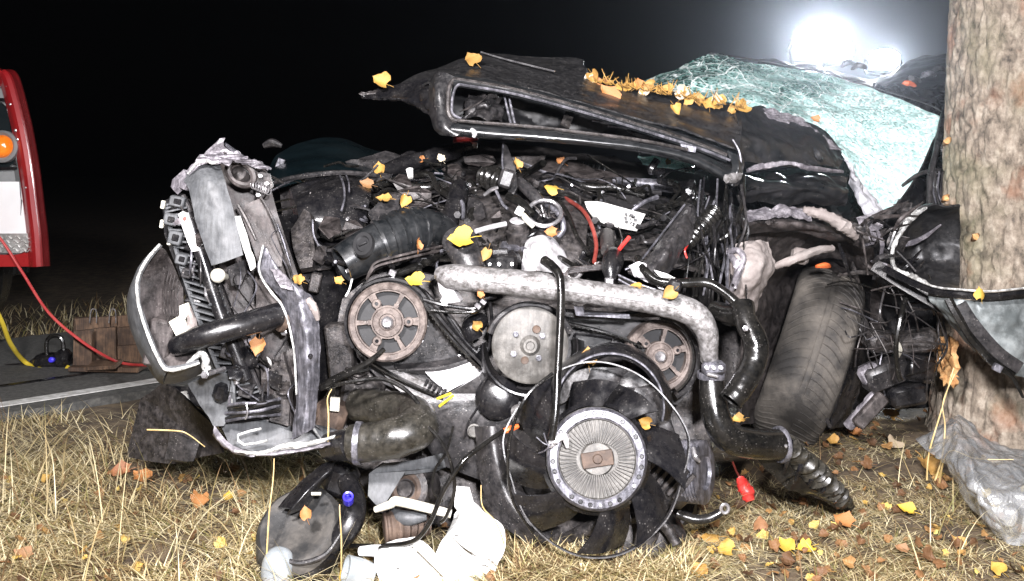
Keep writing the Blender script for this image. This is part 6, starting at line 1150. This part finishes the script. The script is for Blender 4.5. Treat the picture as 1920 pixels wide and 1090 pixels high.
for x, y, d, s, col, nrm, sp, sh, lab in (
    (712, 153, 2.30, 32, 'gold', (.2, -1, .5), 60, 1, 'golden leaf on the pointed left tip of the bonnet'),
    (885, 110, 2.37, 34, 'gold', (0, -.9, .7), 30, 0, 'golden leaf lying on the black bonnet above the grille opening'),
    (1267, 207, 2.27, 24, 'gold', (0, -1, .5), 200, 4, 'curled golden leaf on the front lip of the bonnet'),
    (711, 315, 2.40, 26, 'gold', FACE, 10, 1, 'pale gold leaf on the left wing edge behind the intake duct'),
    (686, 345, 2.30, 26, 'brown', FACE, 70, 3, 'brown leaf on the dark tray left of the intake duct'),
    (718, 374, 2.10, 28, 'gold', (0, -.5, 1), 80, 0, 'flat golden leaf on the bracket above the intake duct'),
    (757, 378, 2.10, 26, 'gold', (.4, -1, .2), 150, 4, 'folded golden leaf standing behind the intake duct'),
    (862, 449, 1.96, 46, 'yellow', (0, -.8, .7), 95, 0, 'large bright yellow leaf on the oil filler neck'),
    (912, 479, 1.985, 26, 'gold', (-.2, -1, .2), 160, 1, 'golden leaf right of the oil filler neck'),
    (1033, 352, 2.22, 28, 'yellow', (0, -.8, .8), 70, 2, 'yellow leaf with long stalk in the upper engine bay'),
    (968, 306, 2.20, 22, 'gold', (.6, -1, .2), 20, 4, 'narrow golden leaf beside the black lever'),
    (776, 527, 2.00, 34, 'yellow', (0, -.7, .8), 80, 0, 'yellow leaf tucked behind the left cam pulley'),
    (893, 611, 2.03, 20, 'gold', FACE, 40, 1, 'small golden leaf in the gap between pulley and pump disc'),
    (1103, 667, 1.905, 34, 'gold', (0, -1, .3), 0, 0, 'golden leaf on top of the fan cowl'),
    (1253, 552, 1.86, 30, 'gold', (.2, -1, .4), 120, 1, 'golden leaf on the bend of the aluminium pipe'),
    (1050, 302, 2.52, 20, 'orange', FACE, 50, 3, 'small orange leaf on the scuttle panel'),
    (1252, 303, 2.44, 14, 'gold', FACE, 10, 1, 'tiny golden leaf on the glass shard below the bonnet'),
    (1383, 788, 1.90, 26, 'gold', (0, -.6, .9), 100, 1, 'golden leaf caught on the black coolant elbow'),
    (1838, 549, 2.15, 24, 'yellow', (0, -1, .2), 0, 2, 'yellow leaf standing on the door trim across the trunk'),
    (483, 651, 1.86, 34, 'orange', (.1, -1, .2), 170, 3, 'orange leaf stuck in the broken front carrier'),
    (1528, 224, 2.52, 18, 'orange', FACE, 70, 1, 'orange leaf on the scraped edge below the windscreen'),
    (782, 457, 2.00, 22, 'orange', (1, -.5, 0), 0, 4, 'thin orange leaf leaning on the intake duct'),
    (1032, 436, 2.09, 24, 'orange', (0, -1, .4), 90, 3, 'orange leaf under the steel clamp ring'),
    (790, 302, 2.50, 16, 'orange', FACE, 110, 4, 'narrow orange leaf on the wing edge below the bonnet'),
    (826, 296, 2.50, 18, 'pale', FACE, 30, 3, 'pale curled leaf on the wing edge below the red marker'),
    (900, 552, 1.92, 16, 'orange', FACE, 40, 3, 'small orange leaf just below the aluminium pipe'),
    (1190, 538, 1.91, 24, 'gold', (0, -.4, 1), 80, 0, 'golden leaf lying flat behind the aluminium pipe'),
    (573, 962, 1.80, 28, 'orange', (0, -.8, .7), 20, 1, 'orange leaf on the lid of the black filter housing'),
    (558, 524, 2.0, 24, 'gold', FACE, 60, 3, 'golden leaf below the open end of the intake duct'),
    (1208, 792, 1.86, 24, 'gold', (0, -1, .2), 70, 4, 'golden leaf behind the right fan blade'),
    (634, 526, 2.03, 20, 'gold', FACE, 60, 3, 'dull gold leaf left of the cam pulley')):
    leaf(P(x, y, d), s * d / F * 1.0, col, nrm, sp, sh, lab)
# heap of leaves along the rear edge of the bonnet
for k in range(34):
    u = (k + .8 * rl.uniform(-1, 1)) / 33; u = max(0, min(1, u + .04 * math.sin(k * 1.7))); x = 1100 + 290 * u; y = 147 + 52 * u + 7 * math.sin(u * 9) + rl.uniform(-9, 6); d = 2.46 - .05 * u
    leaf(P(x, y, d), rl.choice([12, 16, 20, 26, 32]) * d / F, rl.choice(['gold', 'gold', 'gold', 'orange', 'pale']), (rl.uniform(-.6, .6), -1, rl.uniform(-.1, .8)), rl.uniform(0, 360), rl.randrange(5), 'dry orange leaf in the heap along the rear edge of the bonnet', 'leaves heaped on the bonnet')
leaf(P(1140, 176, 2.36), 44 * 2.3 / F, 'orange', (.1, -1, .3), 40, 3, 'large orange leaf hanging over the bonnet from the heap')
# ------------------------------------------------------------------ leaves on the ground
for x, y, s, col, sp, sh, lab in (
    (1740, 902, 48, 'gold', 170, 0, 'large golden leaf by the clear plastic sheet'), (1698, 972, 36, 'yellow', 60, 1, 'yellow leaf left of the plastic sheet among dry grass'),
    (1472, 1024, 40, 'yellow', 40, 1, 'left one of two bright yellow leaves at the lower right'), (1508, 1032, 40, 'yellow', 100, 3, 'right one of two bright yellow leaves at the lower right'),
    (1358, 1036, 38, 'yellow', 90, 0, 'yellow leaf below the pipe stub right of the fan'), (1332, 1006, 42, 'gold', 80, 2, 'golden leaf just below the grooved pulley'),
    (430, 934, 26, 'yellow', 20, 1, 'small yellow leaf left of the filter housing'), (224, 886, 46, 'red', 100, 3, 'red-brown leaf below the folded skirt at the left'),
    (264, 894, 44, 'orange', 60, 3, 'orange-brown leaf right of the red-brown one at the left'), (372, 948, 46, 'orange', 150, 3, 'orange leaf on the straw left of the filter housing'),
    (1666, 798, 34, 'gold', 40, 0, 'golden leaf on the litter behind the wheel'), (1665, 792, 20, 'yellow', 140, 1, 'small yellow leaf behind the wheel'),
    (1742, 712, 26, 'yellow', 10, 1, 'yellow leaf at the foot of the torn bark'), (1676, 850, 34, 'pale', 120, 0, 'pale yellow-green leaf between wheel and plastic sheet'),
    (1580, 990, 46, 'orange', 70, 3, 'orange curled leaf below the crushed corrugated hose'), (1425, 980, 36, 'brown', 10, 2, 'brown leaf below the red connector'),
    (1560, 850, 28, 'gold', 60, 1, 'golden leaf just right of the crushed hose'), (1600, 828, 30, 'orange', 70, 3, 'orange leaf at the bottom of the wheel'),
    (650, 1080, 40, 'yellow', 80, 0, 'yellow leaf at the bottom edge left of the white tank'), (690, 1048, 34, 'gold', 80, 2, 'golden leaf beside the neck of the white tank'),
    (1100, 1082, 34, 'yellow', 60, 0, 'yellow leaf at the bottom edge below the fan'), (1310, 1084, 40, 'gold', 50, 1, 'golden leaf at the bottom edge right of centre'), (1870, 1086, 34, 'yellow', 50, 0, 'yellow leaf at the bottom right corner'),
    (1690, 1040, 30, 'brown', 50, 3, 'brown leaf in the grass below the plastic sheet'), (1795, 1035, 30, 'gold', 20, 1, 'golden leaf by the lower tip of the plastic sheet'), (40, 1040, 40, 'brown', 50, 3, 'brown leaf in straw at the lower left corner')):
    v = G(x, y, 0); v.z = ground_z(v.x, v.y) + .028
    v.z -= .01; leaf(v, s * .9 * v.y / F, col, (rl.uniform(-.4, .4), -.5, .85), sp, sh, lab)
def veg(name, items, m, label, cat):
    V, Fc = [], []
    for v, f in items: k = len(V); V += v; Fc += [tuple(i + k for i in q) for q in f]
    o = mk(name, (V, Fc), m, smooth=False); return meta(o, label, cat, None, 'stuff')
def island_mat(name, stops, rough=.7, transl=.25):
    m = bpy.data.materials.new(name); m.use_nodes = True; n = m.node_tree.nodes; l = m.node_tree.links; b = n['Principled BSDF']
    g = n.new('ShaderNodeNewGeometry'); rp = n.new('ShaderNodeValToRGB'); e = rp.color_ramp.elements
    while len(e) < len(stops): e.new(.5)
    for q, (p, c) in zip(e, stops): q.position = p; q.color = (*c, 1)
    tc = n.new('ShaderNodeTexCoord'); nz = n.new('ShaderNodeTexNoise'); nz.inputs['Scale'].default_value = 3.5; nz.inputs['Detail'].default_value = 3; l.new(tc.outputs['Object'], nz.inputs['Vector'])
    mr = n.new('ShaderNodeMapRange'); mr.inputs[1].default_value = .35; mr.inputs[2].default_value = .65; mr.inputs[3].default_value = -.16; mr.inputs[4].default_value = .16; l.new(nz.outputs[0], mr.inputs[0])
    ad = n.new('ShaderNodeMath'); l.new(g.outputs['Random Per Island'], ad.inputs[0]); l.new(mr.outputs[0], ad.inputs[1]); l.new(ad.outputs[0], rp.inputs[0])
    l.new(rp.outputs[0], b.inputs['Base Color']); b.inputs['Roughness'].default_value = rough; b.inputs['Specular IOR Level'].default_value = .3
    if transl:
        t = n.new('ShaderNodeBsdfTranslucent'); l.new(rp.outputs[0], t.inputs[0]); mx = n.new('ShaderNodeMixShader'); mx.inputs[0].default_value = transl
        l.new(b.outputs[0], mx.inputs[1]); l.new(t.outputs[0], mx.inputs[2]); l.new(mx.outputs[0], n['Material Output'].inputs['Surface'])
    return m
def litter():
    rg = random.Random(9); it = []
    base = [leaf_mesh(i, i % 5 == 3, (.3, .7, -.45, .5, 1.1)[i % 5]) for i in range(20)]
    for k in range(460):
        right = rg.random() < .62
        x = rg.uniform(1280, 1920) if right else rg.uniform(0, 1280); y = 700 + 400 * rg.random() ** .8 if right else rg.uniform(850, 1100)
        v = G(x, y, 0); v.z = ground_z(v.x, v.y) + rg.uniform(.002, .022)
        M = frame(v, (rg.uniform(-.7, .7), rg.uniform(-.9, .3), rg.uniform(.35, 1))) @ Matrix.Rotation(rg.uniform(0, 6.3), 4, 'Z') @ Matrix.Scale(rg.uniform(.01, .027), 4)
        V, Fc = base[rg.randrange(20)]; it.append(([M @ Vector(p) for p in V], Fc))
    veg('leaf_litter', it, island_mat('litter_colours', [(0, (.045, .024, .012)), (.3, (.1, .05, .022)), (.6, (.17, .085, .036)), (.82, (.25, .14, .05)), (.95, (.38, .25, .06)), (1, (.46, .34, .1))], .6, .15), 'brown and gold leaf litter strewn through the verge grass', 'leaf litter')
litter()
def grass():
    rg = np.random.default_rng(3); V, Fc = [], []
    def blade(p, hd, tilt, L, w, bend, seg):
        d = np.array([math.cos(hd), math.sin(hd), 0]); side = np.array([-d[1], d[0], 0]); i = len(V); e = tilt; q = np.array(p)
        for s in range(seg + 1):
            ww = w * (1 - (s / seg) ** 1.5) + .0002
            if s == seg: V.append(tuple(q))
            else: V.append(tuple(q - side * ww)); V.append(tuple(q + side * ww))
            q = q + (d * math.cos(e) + np.array([0, 0, math.sin(e)])) * L / seg; e -= bend / seg
        for s in range(seg - 1): a = i + 2 * s; Fc.append((a, a + 1, a + 3, a + 2))
        a = i + 2 * (seg - 1); Fc.append((a, a + 1, a + 2))
    def field(n, x0, x1, y0, y1, L, w, tl, dens=None, seg=3):
        m = 0
        for _ in range(n):
            x = rg.uniform(x0, x1); y = y0 + (y1 - y0) * rg.random(); v = G(x, y, 0)
            e = (v.y - 2.92) - (v.x + 1.425)
            if e > -.01 and e < 1.29 * 1.414: continue
            c = noise.noise(Vector((v.x * 4, v.y * 4, 2))) + .5 * noise.noise(Vector((v.x * 11, v.y * 11, 7)))
            if dens is not None and rg.random() > dens(x, y, c): continue
            hd = rg.uniform(0, 6.28) * .8 + 3.4 * noise.noise(Vector((v.x * 2.2, v.y * 2.2, 5))) + 1.2
            blade((v.x, v.y, ground_z(v.x, v.y) - .004), hd, rg.uniform(*tl), L * rg.uniform(.5, 1.35), w * rg.uniform(.6, 1.3), rg.uniform(.1, 1.5), seg)
    # matted straw in front, thick at the left
    field(32000, -60, 760, 850, 1130, .1, .0011, (-.1, .55), lambda x, y, c: .55 + c)
    field(8500, -60, 560, 775, 900, .08, .001, (.0, .85), lambda x, y, c: .5 + c)
    field(12000, 700, 1340, 990, 1130, .065, .001, (-.05, .7), lambda x, y, c: .7 + c)
    field(40000, 1280, 1960, 890, 1130, .055, .0008, (-.05, .5), lambda x, y, c: .5 + c)
    field(24000, 1380, 1960, 715, 920, .06, .0007, (-.02, .45), lambda x, y, c: .4 + c)
    field(14000, 400, 1400, 800, 1020, .05, .001, (.0, .6), lambda x, y, c: .5 + c)
    for _ in range(4200):                                    # straw mound pushed up before the sump
        x = rg.uniform(960, 1300); y = rg.uniform(1010, 1075); v = G(x, y + 22, 0); blade((v.x, v.y, ground_z(v.x, v.y) + .02 * rg.random()), rg.uniform(0, 6.28), rg.uniform(-.1, .9), .06 * rg.uniform(.5, 1.3), .001, rg.uniform(0, 1.2), 3)
    # the verge goes on outside the frame
    field(14000, -1300, -60, 790, 1130, .1, .0011, (-.1, .6), lambda x, y, c: .5 + c)
    field(12000, 1960, 2900, 740, 1130, .06, .0009, (-.05, .5), lambda x, y, c: .5 + c)
    # taller single stalks
    field(170, -20, 640, 850, 1120, .19, .0012, (.7, 1.4), None, 5)
    field(50, 1300, 1900, 900, 1110, .13, .001, (.6, 1.4), None, 5)
    # verge beyond the road
    def far(n):
        for _ in range(n):
            s = rg.uniform(-6, 3); t = 1.3 + rg.random() ** 1.6 * .9; p = road_pt(s, t, 0)
            blade((p.x, p.y, -.01), rg.uniform(0, 6.28), rg.uniform(.5, 1.3), .075 * rg.uniform(.5, 1.4), .0022, rg.uniform(.2, 1.3), 3)
    far(5000)
    straw = island_mat('straw_colours', [(0, (.12, .075, .038)), (.15, (.24, .15, .075)), (.26, (.2, .2, .07)), (.38, (.36, .27, .13)), (.65, (.55, .46, .26)), (1, (.76, .68, .45))], .55, .3)
    o = mk('verge_grass', (V, Fc), straw, smooth=False); meta(o, 'dry straw-coloured verge grass with green tufts', 'grass', None, 'stuff')
grass()
def stalks():
    st = mat('dry_stalk', (.42, .3, .12), (.6, .46, .24), .5, .6, scale=20, bump=.1)
    rows = (([(1738, 900, 2.28), (1742, 850, 2.26), (1762, 780, 2.24), (1782, 712, 2.22), (1788, 690, 2.22)], 'left of two tall dry stalks in front of the trunk'),
            ([(1752, 905, 2.27), (1766, 860, 2.25), (1772, 800, 2.23), (1768, 755, 2.22), (1790, 702, 2.21)], 'right of two tall dry stalks in front of the trunk'),
            ([(1760, 915, 2.25), (1768, 870, 2.2), (1784, 845, 2.18), (1830, 860, 2.14), (1900, 862, 2.12)], 'bent dry stalk lying over the clear plastic sheet'),
            ([(640, 1068, 1.8), (640, 1010, 1.78), (637, 960, 1.77), (637, 946, 1.77)], 'upright pale stalk in front of the filter housing'),
            ([(500, 1040, 1.8), (505, 960, 1.79), (512, 900, 1.79), (514, 860, 1.8)], 'thin dry stalk left of the filter housing'),
            ([(276, 806, 1.9), (330, 808, 1.88), (352, 814, 1.88), (384, 838, 1.9)], 'yellow straw lying across the folded skirt'),
            ([(615, 832, 1.84), (616, 780, 1.83), (614, 748, 1.83), (622, 730, 1.83)], 'thin bent straw beside the big rubber hose'),
            ([(945, 1020, 1.8), (930, 980, 1.79), (905, 950, 1.79), (902, 910, 1.79)], 'thin brown twig right of the white tank'))
    for p, lab in rows: meta(mk('dry_stalk', T(p, [2, 1.7, 1.4, 1.0, .7][:len(p)] if len(p) > 4 else [1.6, 1.4, 1.1, .8], n=5, sub=6), st), lab, 'stalk', 'dry stalks')
    rg = random.Random(8); it = []
    for k in range(60):
        u = rg.random(); x = 1110 + 285 * u; y = 152 + 50 * u; d = 2.45 - .05 * u; a = rg.uniform(-2.6, -.4); L = rg.uniform(10, 32)
        it.append(T([(x, y, d), (x + L * .5 * math.cos(a), y + L * .5 * math.sin(a) + 2, d - .01), (x + L * math.cos(a), y + L * math.sin(a), d)], [1.5, 1.1, .5], n=4, sub=2))
    veg('leaf_stems', it, LM['gold'], 'fine dry stems caught among the leaves on the bonnet', 'stems')
stalks()
# ================================================================== work lamps behind the wreck, and the night air
def lamps():
    em = bpy.data.materials.new('lit_lens'); em.use_nodes = True; n = em.node_tree.nodes; n.remove(n['Principled BSDF']); e = n.new('ShaderNodeEmission'); e.inputs[0].default_value = (.93, .97, 1, 1); e.inputs[1].default_value = LAMP
    em.node_tree.links.new(e.outputs[0], n['Material Output'].inputs[0])
    for x, y, w, h, lab in ((1542, 74, 96, 62, 'larger and higher of the two glaring work lamps behind the wreck'), (1658, 112, 54, 36, 'smaller and lower of the two glaring work lamps behind the wreck')):
        d = 6.5; s = d / F; c = P(x, y, d); t = thing('work_lamp', (c.x, c.y, 0), lab, 'lamp', 'work lamps behind the wreck')
        M = frame(c, (-.18, -1, -.1))
        def rr(k, z): return [M @ Vector((math.copysign(abs(math.cos(a)) ** .85, math.cos(a)) * w / 2 * s * k, math.copysign(abs(math.sin(a)) ** .85, math.sin(a)) * h / 2 * s * k, z)) for a in np.linspace(0, 2 * math.pi, 32, endpoint=False)]
        V = rr(1, 0); mk('lens', (V, [tuple(range(32))]), em, t, smooth=False)
        rings = [rr(1.0, -.004), rr(1.06, .006), rr(1.08, -.01), rr(1.0, -.09), rr(.6, -.12)]; V = [p for r_ in rings for p in r_]
        mk('housing', (V, [(i * 32 + k, i * 32 + (k + 1) % 32, i * 32 + 32 + (k + 1) % 32, i * 32 + 32 + k) for i in range(4) for k in range(32)] + [tuple(range(128, 160))]), plastic2, t)
        b = M @ Vector((0, 0, -.07))
        mk('bracket', tube([M @ Vector((-w * .56 * s, 0, -.05)), M @ Vector((-w * .56 * s, -h * .7 * s, -.05)), M @ Vector((w * .56 * s, -h * .7 * s, -.05)), M @ Vector((w * .56 * s, 0, -.05))], .012, n=8, sub=2), dmetal, t)
        foot = Vector((b.x, b.y, 0)); top = M @ Vector((0, -h * .7 * s, -.05))
        mk('pole', seg(top, foot + Vector((0, 0, .5)), .018), dmetal, t)
        for k in range(3):
            a = k * 2.09 + .3; mk('leg', seg(foot + Vector((0, 0, .6)), foot + Vector((.4 * math.cos(a), .4 * math.sin(a), .0)), .012), dmetal, t)
LAMP = 560
lamps()
def haze():
    x0, x1, y0, y1, z0, z1 = -92, 92, -60, 92, -1.1, 8.2
    V = [(x, y, z) for x in (x0, x1) for y in (y0, y1) for z in (z0, z1)]
    Fc = [(0, 1, 3, 2), (4, 6, 7, 5), (0, 4, 5, 1), (2, 3, 7, 6), (0, 2, 6, 4), (1, 5, 7, 3)]
    m = bpy.data.materials.new('night_haze'); m.use_nodes = True; n = m.node_tree.nodes; n.remove(n['Principled BSDF'])
    v = n.new('ShaderNodeVolumePrincipled'); v.inputs['Color'].default_value = (.8, .86, 1, 1); v.inputs['Density'].default_value = .0042; v.inputs['Anisotropy'].default_value = .935
    m.node_tree.links.new(v.outputs[0], n['Material Output'].inputs['Volume'])
    o = mk('haze', (V, Fc), m, smooth=False); meta(o, 'thin night haze lit by the work lamps', 'haze', None, 'stuff')
haze()
